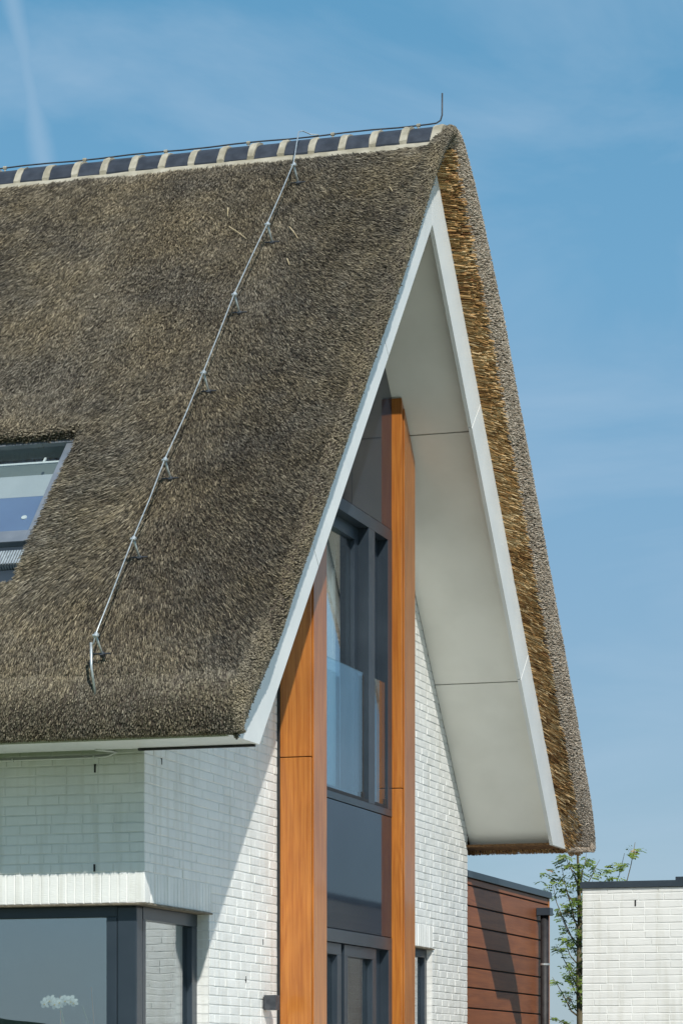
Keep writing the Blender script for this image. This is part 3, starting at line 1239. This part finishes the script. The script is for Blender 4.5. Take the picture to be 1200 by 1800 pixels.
# (1) open field
N1 = 320000
slope_len = (4.6 - 0.5) / CT
x = rng.uniform(-3.7, 0.97, int(N1 * 1.6))
d = rng.uniform(0.27, 4.53, int(N1 * 1.6))
zap = 9.0 - TN * d
keep = x > (-1.5 - 0.36 * (zap - 3.6))
keep &= ~((x > SKX0 - .01) & (x < SKX1 + .006) & (d > SKD0 - .005) & (d < SKD1 + .004))
x, d = x[keep], d[keep]
pfx = np.interp(-x, -verge[::-1, 0][::-1] * 0 - verge[:, 0], verge[:, 1]) if False else np.where(x > 0.9, 1 - (x - 0.9) / 0.1 * 0.05, 1.0)
pfd = np.interp(d, [3.97, 4.18, 4.35, 4.48, 4.56, 4.60], [1.0, 0.98, 0.935, 0.875, 0.80, 0.74])
P = thatch_point(x, pfx, d, pfd, -1)
ph = field(x, d) + rng.normal(0, 0.11, len(x))
al = 0.25 + 0.06 * vnoise(x * 2.1, d * 1.7, 31) + rng.normal(0, 0.06, len(x))
T_, N_ = Tn(-1), Nn(-1)
D = (np.cos(al) * np.cos(ph))[:, None] * T_ + (np.cos(al) * np.sin(ph))[:, None] * X + np.sin(al)[:, None] * N_
D = norm(D + np.array([0, 0, -0.42]) * np.interp(d, [3.9, 4.5], [0.0, 1.0])[:, None])
L = rng.uniform(0.042, 0.075, len(x)) * np.interp(d, [4.1, 4.5], [1.0, 0.5])
P = P - D * (L * 0.45)[:, None] + N_ * rng.normal(0.004, 0.006, len(x))[:, None]
patch = 0.07 * vnoise(x * 0.9, d * 0.8, 41) + 0.07 * vnoise(x * 2.7, d * 2.4, 42) + 0.08 * vnoise(x * 8, d * 8, 43) + 0.06 * vnoise(x * 17, d * 6, 44)
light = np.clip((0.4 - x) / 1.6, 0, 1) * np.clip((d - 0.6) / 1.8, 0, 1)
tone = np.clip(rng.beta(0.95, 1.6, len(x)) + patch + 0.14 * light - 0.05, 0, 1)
stub_mesh('reed_field', P, D, L, rng.uniform(0.0015, 0.0028, len(x)), tone, 3, M['reed'], roof)

# (2) verge: butt ends on the cut face, both slopes; golden reeds on the underside
for side in (-1, 1):
    n = 24000
    t = rng.uniform(sv[0] + (0.165 if side > 0 else 0.11), sv[0] + 0.50, n)
    d = rng.uniform(0.0, 4.60, n)
    vx, vp = sample_profile(verge, sv, t)
    dd = np.clip(d, 4.4, None)
    vb = np.interp(d, [3.97, 4.18, 4.35, 4.48, 4.56, 4.60], [1.0, 0.98, 0.935, 0.875, 0.80, 0.74])
    P = thatch_point(vx, vp, d, vb, side)
    # outward direction of the cut: from facing the gable to facing up the slope normal
    w = np.clip((vp - 0.2) / 0.8, 0, 1)
    T_, N_ = Tn(side), Nn(side)
    D = X * (1.1 - 0.5 * w)[:, None] + N_ * (0.15 + 0.5 * w)[:, None] + T_ * (0.35 + 0.15 * w)[:, None] + rng.normal(0, 0.13, (n, 3))
    D = norm(D)
    L = rng.uniform(0.035, 0.06, n)
    tone = np.clip(rng.beta(2.0, 1.9, n) + 0.08 * vnoise(d * 3, vp * 4, 7) - (0.13 if side < 0 else 0.0), 0, 1)
    stub_mesh('verge_butts', P - D * (L * 0.62)[:, None], D, L, rng.uniform(0.0024, 0.004, n), tone, 4, M['butt'] if side > 0 else M['reed'], roof, 1.0)
    n = 5200
    t = rng.uniform(sv[0], sv[0] + (0.135 if side > 0 else 0.09), n)
    d = rng.uniform(0.02, 4.62, n)
    vx, vp = sample_profile(verge, sv, t)
    P = thatch_point(vx, vp, d, 1.0 + 0 * d, side, 0.4)
    psi = 0.10 + 0.95 * np.clip(d / 4.4, 0, 1) ** 0.8 + 0.10 * vnoise(d * 3.1, d * 0 + 2, 51) + 0.10 * vnoise(d * 11, d * 0 + 4, 52) + rng.normal(0, 0.07, n)
    D = norm(X * np.cos(psi)[:, None] + T_ * np.sin(psi)[:, None] + N_ * rng.normal(0.22, 0.10, n)[:, None])
    L = rng.uniform(0.12, 0.20, n)
    tone = np.clip(rng.beta(1.3, 1.4, n) + 0.25 * vnoise(d * 14, t * 3, 53), 0, 1)
    off = -N_ * rng.uniform(-0.004, 0.012, n)[:, None]
    stub_mesh('verge_reeds', P - D * (L * 0.55)[:, None] + off, D, L, rng.uniform(0.0035, 0.0066, n) * (1.0 if side > 0 else 0.75), tone - (0.0 if side > 0 else 0.1), 4, M['gold'] if side > 0 else M['reed'], roof)

# (3) eaves: butt ends under the lower edge, front and rear
for side in (-1, 1):
    n = 30000 if side < 0 else 8000
    t = np.clip(rng.uniform(0.15 if side < 0 else 0.0, se[-1] - 0.56, n) + np.abs(rng.normal(0, 0.10, n)), 0, se[-1] - 0.1)
    d, pe = sample_profile(eave, se, t)
    x = rng.uniform(-2.0, 0.98, n) if side < 0 else rng.uniform(-0.5, 0.98, n)
    fx = np.where(x > 0.9, 1 - (x - 0.9) * 0.5, 1.0)
    P = thatch_point(x, fx, d, pe, side)
    T_, N_ = Tn(side), Nn(side)
    w = np.clip(pe, 0, 1)
    D = norm(T_ * (0.80 - 0.1 * w)[:, None] + N_ * (0.04 + 0.22 * w)[:, None] - np.array([0, 0, 0.45]) + X * (0.25 * np.clip(x + .2, 0, 1))[:, None] + rng.normal(0, 0.13, (n, 3)))
    L = rng.uniform(0.035, 0.07, n)
    tone = np.clip(rng.beta(1.0, 1.5, n) + 0.10 * vnoise(x * 2.3, pe * 2, 61) + 0.06 - 0.08 * np.clip(x, 0, 1), 0, 1)
    stub_mesh('eaves_butts', P - D * (L * 0.6)[:, None], D, L, rng.uniform(0.0024, 0.004, n), tone, 3, M['reed'] if side < 0 else M['gold'], roof)

# where verge and eaves meet
for side in (-1, 1):
    n = 9000
    tv = rng.uniform(0.0, 0.56, n)
    te = rng.uniform(0.10, se[-1] - 0.30, n)
    vx, vp = sample_profile(verge, sv, tv)
    d, pe = sample_profile(eave, se, te)
    P = thatch_point(vx, vp, d, pe, side)
    T_, N_ = Tn(side), Nn(side)
    w = vp * pe
    D = norm(T_ * 0.9 + N_ * (-0.25 + 0.85 * w)[:, None] + X * (0.85 - 0.4 * w)[:, None] + rng.normal(0, 0.13, (n, 3)))
    L = rng.uniform(0.035, 0.065, n)
    stub_mesh('corner_butts', P - D * (L * 0.6)[:, None], D, L, rng.uniform(0.003, 0.0048, n), np.clip(rng.beta(1.8, 1.9, n), 0, 1), 4,
              M['reed'] if side < 0 else M['butt'], roof)

# (4) overhanging lip above the skylight and stray stems along its sides
n = 9000
x = rng.uniform(SKX0, SKX1 + 0.12, n)
dd = rng.uniform(0, 1, n)
q = thatch_point(x, 1.0, SKD0 - 0.03 + 0.05 * dd, 1.0, -1)
q[:, 1] += (1 - dd) * 0.0
depth = rng.uniform(0, 0.16, n)
q = q + np.stack([0 * x, depth * 0.75, -depth * 0.66], axis=1)
D = norm(Tn(-1) * 0.8 + Nn(-1) * 0.45 + rng.normal(0, 0.12, (n, 3)))
L = rng.uniform(0.05, 0.09, n)
inside = x < SKX1 + 0.01
q, D, L = q[inside], D[inside], L[inside]
stub_mesh('skylight_lip_reeds', q - D * (L * .5)[:, None], D, L, rng.uniform(.0028, .0045, len(q)), np.clip(rng.beta(1.6, 2.6, len(q)), 0, 1), 4, M['reed'], roof)

# --- loose straws lying on the roof
ls = MB()
for (x0, d0, ang, ln) in ((0.06, 1.18, 0.55, 0.20), (-0.42, 1.12, 0.75, 0.26), (-0.5, 0.92, 0.2, 0.12), (0.72, 0.86, 0.5, 0.08), (0.15, 1.5, 0.4, 0.10)):
    a = Vector(thatch_point(np.array(x0), np.array(1.), np.array(d0), np.array(1.), -1)) + Vector(Nn(-1)) * 0.035
    dv = Vector(Tn(-1)) * math.cos(ang) + Vector((1, 0, 0)) * math.sin(ang)
    ls.tube([a, a + dv * ln * .5 + Vector(Nn(-1)) * .006, a + dv * ln], [0.004, 0.0035, 0.002], 5)
ls.build('loose_straws', noise_mat('pale_straw', (0.45, 0.36, 0.2), (0.6, 0.5, 0.32), 0.7, 20), roof)['kind'] = 'stuff'

# --- ridge: cement bed, tiles, cement bands
prof = [(-0.27, 8.40), (-0.20, 8.505), (-0.165, 8.565), (-0.12, 8.618), (-0.06, 8.65), (0, 8.66), (0.06, 8.65), (0.12, 8.618), (0.165, 8.565), (0.20, 8.505), (0.27, 8.40)]


def ridge_piece(name, x0, x1, lift, mat, lo=0, hi=None, seed=0, thick=0.03, nx=1, wob=0.0):
    hi = hi or len(prof)
    pr = prof[lo:hi]
    vs, fs = [], []
    r = random.Random(seed)
    for i in range(nx + 1):
        x = x0 + (x1 - x0) * i / nx
        for lay_ in (0, 1):
            for (dy, z) in pr:
                nl = math.hypot(dy, 0.35)
                k = lift if lay_ == 0 else lift - thick
                j = r.uniform(-wob, wob)
                vs.append((x + j, YC + dy * (1 + k * 0.9), z + k + j))
    n = len(pr)
    row = 2 * n
    for i in range(nx):
        b0, b1 = i * row, (i + 1) * row
        for k in range(n - 1):
            fs.append((b0 + k, b0 + k + 1, b1 + k + 1, b1 + k))
            fs.append((b0 + n + k + 1, b0 + n + k, b1 + n + k, b1 + n + k + 1))
        fs.append((b0, b1, b1 + n, b0 + n))
        fs.append((b0 + n - 1, b0 + 2 * n - 1, b1 + 2 * n - 1, b1 + n - 1))
    for b in (0, nx * row):
        for k in range(n - 1):
            fs.append((b + k, b + n + k, b + n + k + 1, b + k + 1))
    return MB().add(vs, fs).build(name, mat, roof)


XR = 0.91
TL = 0.242
ridge_piece('ridge_cement', XL, XR - 0.02, 0.0, M['cement'], thick=0.10, nx=60, wob=0.004)
# low cement strip below the tiles
strip = MB()
for s in (-1, 1):
    n = 90
    vs, fs = [], []
    r = random.Random(4 + s)
    for i in range(n + 1):
        x = XL + (XR + 0.03 - XL) * i / n
        j = r.uniform(-.006, .006)
        k = r.uniform(-.004, .004)
        vs += [(x, YC + s * 0.295, 8.375 + j), (x, YC + s * (0.288 + k), 8.43 + j), (x, YC + s * (0.235 + k), 8.492 + k), (x, YC + s * 0.19, 8.50)]
    for i in range(n):
        for k in range(3):
            fs.append((4 * i + k, 4 * i + k + 1, 4 * i + 5 + k, 4 * i + 4 + k))
    fs.append((4 * n, 4 * n + 1, 4 * n + 2, 4 * n + 3))
    strip.add(vs, fs)
strip.build('cement_strip', M['cement'], roof)
MB().prism([(YC + a_, b_) for a_, b_ in prof[1:-1]], 'x', XR - 0.08, XR + 0.005).build('ridge_end', M['cement'], roof, 0.01)
ti = 0
x = XR - 0.07
while x > -4.2:
    x0 = x - (TL - 0.055)
    ridge_piece('ridge_tile', x0, x, 0.010 + 0.004 * math.sin(ti * 2.1), M['tile'], lo=1, hi=len(prof) - 1, seed=ti)
    ridge_piece('cement_band', x + 0.0, x + 0.055 + (0.02 if ti == 0 else 0), 0.022 + 0.005 * math.sin(ti * 1.3), M['cement'], lo=0 if ti == 0 else 1, hi=len(prof) - (0 if ti == 0 else 1), seed=50 + ti, nx=3, wob=0.004)
    x -= TL
    ti += 1

# ---------------- skylight
def sl(x, d, p):
    return (x, YC - d - (p - 0.60) * ST, ZI + 0.60 / CT - TN * d + (p - 0.60) * CT)


def slbox(mb, x0, x1, d0, d1, p0, p1):
    vs = [sl(x0, d0, p0), sl(x1, d0, p0), sl(x1, d1, p0), sl(x0, d1, p0), sl(x0, d0, p1), sl(x1, d0, p1), sl(x1, d1, p1), sl(x0, d1, p1)]
    mb.add(vs, [(0, 3, 2, 1), (4, 5, 6, 7), (0, 1, 5, 4), (1, 2, 6, 5), (2, 3, 7, 6), (3, 0, 4, 7)])
    return mb


KX0, KX1 = SKX0 + .05, SKX1 - 0.02
KD0, KD1 = 2.72, 3.51
k = MB()
slbox(k, KX0, KX1, KD0, KD0 + .06, .50, .625)
slbox(k, KX0, KX0 + .09, KD0 + .061, KD1, .50, .615)
slbox(k, KX1 - .09, KX1, KD0 + .061, KD1, .50, .615)
slbox(k, KX0 + .091, KX1 - .091, KD1 - .08, KD1, .50, .612)
skyl = k.build('skylight', noise_mat('grey_aluminium', (0.20, 0.23, 0.27), (0.27, 0.30, 0.34), 0.35, 6, metallic=0.4), house, 0.006)
k = MB()
slbox(k, KX0, KX1, KD0 - .03, KD0 + .015, .60, .66)
k.build('top_casing', M['anthracite'], skyl, 0.006)
k = MB()
slbox(k, KX0, KX1, KD1 + .002, KD1 + .045, .50, .57)
k.build('lower_casing', M['anthracite'], skyl, 0.004)
k = MB()
for i in range(60):
    x0 = KX0 + .005 + i * (KX1 - KX0 - .01) / 60
    slbox(k, x0, x0 + .012, KD1 + .046, KD1 + .14, .50, .59)
k.build('flashing', M['zinc'], skyl)['kind'] = 'stuff'
k = MB()
slbox(k, KX0, KX1, KD1 + .145, KD1 + .30, .44, .54)
k.build('apron', M['anthracite'], skyl, 0.004)
k = MB()
slbox(k, KX0 + .09, KX1 - .09, KD0 + .06, KD1 - .08, .585, .593)
k.build('pane', glass_mat('skylight_glass', (0.88, 0.91, 0.91), 0.05), skyl)
k = MB()
slbox(k, KX0 + .092, KX1 - .092, 3.14, KD1 - .08, .565, .57)
k.build('lower_reflection_band', M['reflection_blue'], skyl)  # blue sheet under the glass stands in for a reflection in the pane
k = MB()
slbox(k, KX0 + .092, KX1 - .092, 2.975, 3.139, .565, .57)
k.build('upper_reflection_band', M['reflection_pale'], skyl)  # pale sheet painted in place of the reflection higher up the pane
k = MB()
slbox(k, KX0 + .092, KX1 - .092, 2.88, 2.893, .57, .58)
slbox(k, KX1 - .235, KX1 - .22, 2.85, 2.88, .57, .58)
k.build('ventilation_bar', M['fascia'], skyl)
k = MB()
k.tube([sl(KX1 - .19, 3.30, .57), sl(KX1 - .19, 3.30, .577)], 0.02, 12)
k.build('pane_knob', M['fascia'], skyl)
k = MB()
slbox(k, KX0 + .01, KX1 - .01, KD0 + .01, KD1, .44, .47)
k.build('reflection_board', noise_mat('green_grey_reflection', (0.14, 0.17, 0.16), (0.19, 0.22, 0.20), 0.8, 3), skyl)  # closes the opening; its green-grey paints the dark reflection near the top

# ---------------- lightning conductor
lc = empty('lightning_conductor', 'thin galvanised lightning conductor running down the thatch and along the ridge', 'conductor', (-0.05, -0.6, 4.1))


def lcpart(mb, name, mat, smooth=True):
    o = mb.build(name, mat, None, smooth=smooth)
    o.parent = lc
    o.matrix_parent_inverse = Matrix.Translation(-lc.location)
    return o


feet = [(-0.036, 3.238), (-0.03, 2.62), (-0.046, 1.956), (-0.04, 1.312), (-0.06, 0.638), (-0.06, 0.08), (-0.05, -0.571)]
tops = []
Nv, Tv = Vector(Nn(-1)), Vector(Tn(-1))
for (x, y) in feet:
    f = Vector(thatch_point(np.array(x), np.array(1.), np.array(YC - y), np.array(1.), -1))
    t = f + Nv * 0.165 + Tv * -0.004
    tops.append(t)
    lcpart(MB().tube([f - Nv * 0.06, t], 0.007, 8), 'bracket', M['zinc'])
    pl = MB()
    pl.tube([f + Vector((-0.055, 0, 0)) + Nv * .024, f + Vector((0.055, 0, 0)) + Nv * .024], 0.005, 6)
    pl.tube([f + Nv * .004, f + Nv * .028], 0.017, 10)
    lcpart(pl, 'base_plate', M['lampmetal'], False)
    cl = MB()
    cl.tube([t - Tv * .016, t + Tv * .016], 0.0135, 8)
    cl.tube([t + Vector((-.02, 0, 0)), t + Vector((.02, 0, 0))], 0.008, 6)
    lcpart(cl, 'clamp', M['zinc'], False)
ZR = 8.703
path = [Vector((-0.10, YC - 0.01, ZR + .004)), Vector((-0.16, YC - 0.01, ZR + .012)), Vector((-0.2, YC - 0.10, ZR + .015)), Vector((-0.165, YC - .30, ZR - .06))]
path += [tops[0] + Nv * .012]
for a, b in zip(tops[:-1], tops[1:]):
    path += [a.lerp(b, .5) + Nv * (0.0 + random.uniform(-.004, .006)) + Vector((random.uniform(-.006, .006), 0, 0)), b + Nv * 0.006]
e = tops[-1]
path += [e + Tv * .035 + Vector((-.012, 0, 0)) - Nv * .03, Vector((-0.085, -0.678, 4.13))]
lcpart(MB().tube(path, 0.0042, 8), 'down_rod', M['zinc'])
slv = [path[-1] + Vector((0, 0, .02)), Vector((-0.075, -0.70, 4.0)), Vector((-0.06, -0.66, 3.80))]
lcpart(MB().tube(slv, 0.0085, 8), 'sleeve', M['zinc'])
rp = []
xx = -6.5
while xx < 0.72:
    rp.append(Vector((xx, YC, ZR + 0.004 * math.sin(xx * 7))))
    xx += 0.22
rp += [Vector((0.76, YC, ZR)), Vector((0.83, YC, ZR + .003)), Vector((0.862, YC, ZR + .02)), Vector((0.875, YC, ZR + .06)), Vector((0.876, YC, ZR + .225))]
lcpart(MB().tube(rp, 0.0062, 8), 'ridge_rod', M['lampmetal'])
xx = 0.69
while xx > -4.5:
    h = MB()
    h.tube([(xx, YC, 8.665), (xx, YC, ZR + .012)], 0.007, 6)
    h.tube([(xx - .014, YC, ZR), (xx + .014, YC, ZR)], 0.013, 6)
    lcpart(h, 'rod_holder', M['cement'], False)
    xx -= 0.68

# ---------------- wall lamp
lamp = empty('wall_lamp', 'small square dark metal wall lamp on the white brick beside the timber post', 'lamp', (0.0, 2.345, 1.97))


def kid(mb, name, mat, root, bevel=0.0, smooth=False):
    o = mb.build(name, mat, None, bevel, smooth)
    o.parent = root
    o.matrix_parent_inverse = Matrix.Translation(-Vector(root.location))
    return o


b = MB()
b.box(0.012, 0.10, 2.296, 2.392, 1.972, 2.077)
kid(b, 'housing', M['lampmetal'], lamp, 0.003)
kid(MB().box(0.0, 0.011, 2.31, 2.38, 1.985, 2.065), 'back_plate', M['lampmetal'], lamp, 0.002)
kid(MB().box(0.03, 0.085, 2.31, 2.378, 1.9685, 1.9715), 'lower_lens', M['pot'], lamp)
kid(MB().box(0.03, 0.085, 2.31, 2.378, 2.0775, 2.0805), 'upper_lens', M['pot'], lamp)

# ---------------- orchid on the ledge behind the front pane
orch = empty('orchid', 'white orchid in bloom standing behind the front window', 'plant', (-0.77, 0.48, 1.12))
b = MB()
b.tube([(-0.77, 0.48, 1.122), (-0.77, 0.48, 1.24)], [0.05, 0.062], 16)
kid(b, 'pot', M['pot'], orch)
kid(MB().tube([(-0.77, .48, 1.20), (-.745, .475, 1.5), (-.735, .465, 1.8), (-.76, .455, 1.93), (-.80, .45, 1.99), (-.87, .445, 1.985)], 0.004, 6), 'stem', M['stem'], orch, smooth=True)
kid(MB().tube([(-0.765, .49, 1.20), (-.78, .48, 2.03)], 0.003, 6), 'support_stick', M['stake'], orch)


def petal_ring(mb, c, r, rot):
    for k in range(5):
        a = rot + k * 2 * math.pi / 5
        w = 0.75 if k % 2 else 0.55
        pts = [(0, 0), (0.45, w * .5), (0.85, w * .42), (1.0, 0), (0.85, -w * .42), (0.45, -w * .5)]
        vs = []
        for (u_, v_) in pts:
            px_ = (u_ * math.cos(a) - v_ * math.sin(a)) * r
            pz_ = (u_ * math.sin(a) + v_ * math.cos(a)) * r
            vs.append((c[0] + px_, c[1] + 0.012 * u_ * u_ - (0.004 if k % 2 else 0), c[2] + pz_))
        vs2 = [(p[0], p[1] + .0015, p[2]) for p in vs]
        n = len(vs)
        mb.add(vs + vs2, [tuple(range(n)), tuple(range(2 * n - 1, n - 1, -1))] + [(i, (i + 1) % n, n + (i + 1) % n, n + i) for i in range(n)])


for i, (x, z, r) in enumerate(((-.872, 1.982, .038), (-.835, 2.0, .04), (-.80, 1.978, .043), (-.765, 1.99, .042), (-.725, 2.0, .038), (-.685, 1.995, .04), (-.665, 1.985, .03))):
    b = MB()
    petal_ring(b, (x, .44 + .008 * (i % 2), z), r, 0.4 + i * .7)
    fl = kid(b, 'flower', M['petal'], orch)
    b = MB()
    b.tube([(x, .436, z - .008), (x, .424, z - .012)], [.007, .004], 6)
    o = b.build('lip', M['yellow'], None)
    o.parent = fl
for k in range(5):
    a = k * 1.3
    b = MB()
    c = Vector((-.77, .48, 1.23))
    dv = Vector((math.cos(a), math.sin(a) * .5, 0))
    sd_ = Vector((-dv.y, dv.x, 0)).normalized() * .025
    b.add([c, c + dv * .09 + sd_ + Vector((0, 0, .05)), c + dv * .19 + Vector((0, 0, .03)), c + dv * .09 - sd_ + Vector((0, 0, .05)), c + dv * .09 + Vector((0, 0, .042))],
          [(0, 1, 4), (1, 2, 4), (2, 3, 4), (3, 0, 4)])
    kid(b, 'leaf', M['stem'], orch)

pp = empty('potted_plant', 'thin orange plant stake in a pot behind the front window', 'plant', (-0.50, 0.52, 1.12))
kid(MB().tube([(-.50, .52, 1.122), (-.50, .52, 1.22)], [.045, .055], 14), 'pot', M['pot'], pp)
kid(MB().tube([(-.51, .52, 1.20), (-.575, .52, 2.085)], .0045, 6), 'stake', M['stake'], pp)
kid(MB().tube([(-.49, .52, 1.20), (-.52, .51, 1.6), (-.60, .5, 1.88), (-.63, .5, 1.96)], .0025, 5), 'stem', M['stem'], pp)

# ------------------------------------------------------------------ timber annex behind
annex = empty('timber_annex', 'flat-roofed annex clad in red-brown horizontal boards behind the house', 'annex', (-2.0, 9.7, 0.0))
XA, YA0, YA1 = -0.025, WR + 0.02, 11.33
kid(MB().box(-4.0, XA - .022, YA0, YA1 - .02, 0.0, 3.29), 'wall_core', M['black'], annex)
tops_z = [3.298, 3.226] + [3.226 - 0.1855 * (i + 1) for i in range(17)]
for i in range(len(tops_z) - 1):
    zt, zb = tops_z[i], max(tops_z[i + 1], 0.03)
    b = MB()
    b.prism([(XA - .02, zb + .015), (XA + .002, zb + .015), (XA + .002, zt - .006), (XA - .006, zt), (XA - .02, zt)], 'y', YA0, YA1 - .035)
    kid(b, 'plank', M['clad'], annex)
kid(MB().box(XA - .03, XA + .008, YA1 - .03, YA1, 0, 3.298), 'corner_trim', M['wood'], annex, 0.002)
kid(MB().box(-4.0, XA + .025, YA0, YA1 + .03, 3.300, 3.362), 'coping', M['anthracite'], annex, 0.003)
yd = 10.82
b = MB()
b.tube([(XA + .075, yd, 0.1), (XA + .075, yd, 3.12)], 0.042, 16)
dp = kid(b, 'downpipe', M['black'], annex, smooth=True)
hb = MB().box(XA + .006, XA + .145, yd - .07, yd + .07, 3.10, 3.175).build('hopper', M['anthracite'], None, .004)
hb.parent = dp
hb = MB().tube([(XA + .075, yd, 2.605), (XA + .075, yd, 2.625)], 0.047, 16).build('pipe_clip', M['zinc'], None)
hb.parent = dp

# ------------------------------------------------------------------ white outbuilding at the right
OX0, OX1, OY0, OY1, OZ = 1.388, 7.5, 6.49, 12.0, 3.07
outb = empty('white_outbuilding', 'low white painted brick outbuilding with a flat dark coping', 'outbuilding', (0, 0, 0))
b = MB()
b.box(OX0 + REC, OX1, OY0 + REC, OY1, 0.0, OZ)
ow = b.build('wall', M['mortar'], outb)
OW = Wall(ow, (OX0, OY0, 0), 0.0)
items = []
for k in range(49):
    z1 = OZ + 0.012 - k * CH
    z0 = z1 - BH
    if z0 < 0.02:
        break
    for p, q in course_fill([(0, OX1 - OX0)], 200 + k):
        items.append((p, q, z0, min(z1, OZ - .002)))
lay(OW, items, 290, mat='brick_grey')
OS = Wall(ow, (OX0, OY1, 0), -math.pi / 2)
items = []
for k in range(49):
    z1 = OZ + 0.012 - k * CH
    z0 = z1 - BH
    if z0 < 1.0:
        break
    for p, q in course_fill([(0.0, OY1 - OY0 - .062)], 300 + k):
        items.append((p, q, z0, min(z1, OZ - .002)))
lay(OS, items, 0, mat='brick_grey')
b = MB()
b.box(OX0 - .015, 3.15, OY0 - .02, OY1, OZ + .002, OZ + .055)
b.box(3.153, OX1 + .02, OY0 - .02, OY1, OZ + .002, OZ + .055)
b.build('coping', M['anthracite'], outb, 0.003)
box('weep_slot', 1.832, 1.844, OY0 - .003, OY0 + .02, 2.915, 2.965, M['black'], ow, 0)
box('cable_bracket', 2.17, 2.25, OY0 + .02, OY0 + .08, OZ + .055, OZ + .085, M['anthracite'], outb, .003)

# ------------------------------------------------------------------ young rowan behind
TX, TY = -0.29, 13.95
tree = empty('young_tree', 'slender young tree with green leaves and rusty flower heads behind the outbuilding', 'tree', (TX, TY, 0))
tb = MB()
trunk_pts = [(TX, TY, 0), (TX - .01, TY, 1.0), (TX + .005, TY, 2.0), (TX - .01, TY, 2.6), (TX + .0, TY, 3.2), (TX - .01, TY, 3.7), (TX - .03, TY, 4.05), (TX - .02, TY, 4.25)]
tb.tube(trunk_pts, [.045, .042, .037, .032, .026, .018, .010, .004], 8)
kid(tb, 'trunk', M['bark'], tree, smooth=True)
br = MB()
twigs = []
rr = random.Random(3)


def branch(z0, dx, dy, dz, r0, n=5, dense=1.0):
    p0 = Vector((TX, TY, z0))
    pts = []
    for i in range(n + 1):
        t = i / n
        pts.append(p0 + Vector((dx * (t ** 0.8), dy * t, dz * (t ** 1.15))) + Vector((rr.uniform(-.012, .012), rr.uniform(-.012, .012), 0)) * (t > 0))
    br.tube(pts, [r0 * (1 - .8 * i / n) for i in range(n + 1)], 5)
    for i in range(int(9 * dense * n / 5)):
        t = rr.uniform(.22, 1.0)
        k = min(int(t * n), n - 1)
        q = pts[k].lerp(pts[k + 1], t * n - k)
        twigs.append((q, t))


for i in range(34):
    z0 = 2.15 + 1.6 * i / 34
    a = i * 2.4
    ln = rr.uniform(.12, .32) * (1.15 - .4 * (z0 - 2.15) / 1.8)
    branch(z0, math.cos(a) * ln, math.sin(a) * ln, rr.uniform(.18, .42), .009)
branch(2.05, -0.36, .05, .12, .008, dense=.8)
branch(2.15, -0.30, .0, .45, .012)
branch(2.35, 0.62, .05, 1.72, .016, 8, .45)
branch(2.60, 0.48, .10, 1.36, .012, 7, .5)
branch(2.9, -0.36, .05, .85, .010, 6, .6)
branch(3.1, -0.22, .0, .80, .010)
for (px_, z_) in ((.30, 3.60), (.38, 3.70), (.46, 3.75), (.34, 3.80), (.52, 3.86), (.58, 3.93), (.26, 3.54), (.42, 3.62), (.62, 3.98), (-.33, 3.72), (-.38, 3.62), (-.30, 3.52), (-.41, 3.75)):
    for _ in range(3):
        twigs.append((Vector((TX + px_ + rr.uniform(-.05, .05), TY + rr.uniform(-.08, .08), z_ + rr.uniform(-.05, .05))), .9))
kid(br, 'branches', M['bark'], tree, smooth=True)
lv, lf, lt = [], [], []


def leaflet(c, dv, up_, ln, w):
    s = dv.cross(up_).normalized() * w
    k = len(lv)
    lv.extend([c, c + dv * ln * .45 + s - up_ * .002, c + dv * ln - up_ * .006, c + dv * ln * .45 - s - up_ * .002])
    lf.extend([(k, k + 1, k + 2), (k, k + 2, k + 3)])


for (q, t) in twigs:
    for _ in range(1 if t < .6 else 2):
        a = rr.uniform(0, 2 * math.pi)
        dv = Vector((math.cos(a), math.sin(a), rr.uniform(-.25, .35))).normalized()
        up_ = Vector((rr.uniform(-.8, .8), rr.uniform(-1.1, .5), .7)).normalized()
        sd2 = dv.cross(up_).normalized()
        n = rr.randint(3, 4)
        ln = rr.uniform(.05, .10)
        tone = min(max(rr.gauss(.5, .24), 0), .88)
        if rr.random() < .035:
            tone = rr.uniform(.93, 1)
        n0 = len(lf)
        for i in range(n):
            c = q + dv * (ln * (i + .6) / n) - up_ * (.010 * i * i / n)
            for s_ in (-1, 1):
                leaflet(c, (dv * .5 + sd2 * s_).normalized(), up_, rr.uniform(.030, .046), .011)
        leaflet(q + dv * ln, dv, up_, .045, .012)
        lt += [tone] * (len(lf) - n0)
me = bpy.data.meshes.new('crown')
me.from_pydata([tuple(v) for v in lv], [], lf)
at = me.attributes.new('tone', 'FLOAT', 'FACE')
at.data.foreach_set('value', lt)
me.update()
cr = link('crown', me, M['leaf'])
cr.parent = tree
cr.matrix_parent_inverse = Matrix.Translation(-Vector(tree.location))
cr['kind'] = 'stuff'

# ------------------------------------------------------------------ far wood across the field (mirrored in the panes)
hv, hf = [], []
r = random.Random(9)
n = 160
for i in range(n + 1):
    a = math.radians(-175 + 170 * i / n)
    R_ = 260 + 12 * math.sin(i * .7)
    h = 5.0 + 2.2 * abs(math.sin(i * .53)) + r.uniform(0, 1.8)
    for (dr_, hz) in ((-6, 0), (-5, h * .6), (0, h), (6, h * .6), (7, 0)):
        hv.append(((R_ + dr_) * math.cos(a), (R_ + dr_) * math.sin(a), hz))
for i in range(n):
    for k in range(4):
        hf.append((5 * i + k, 5 * i + k + 1, 5 * i + 6 + k, 5 * i + 5 + k))
o = MB().add(hv, hf).build('far_wood', M['hedge'])
o['kind'] = 'stuff'
o['label'] = 'distant dark green wood along the horizon'
o['category'] = 'wood'
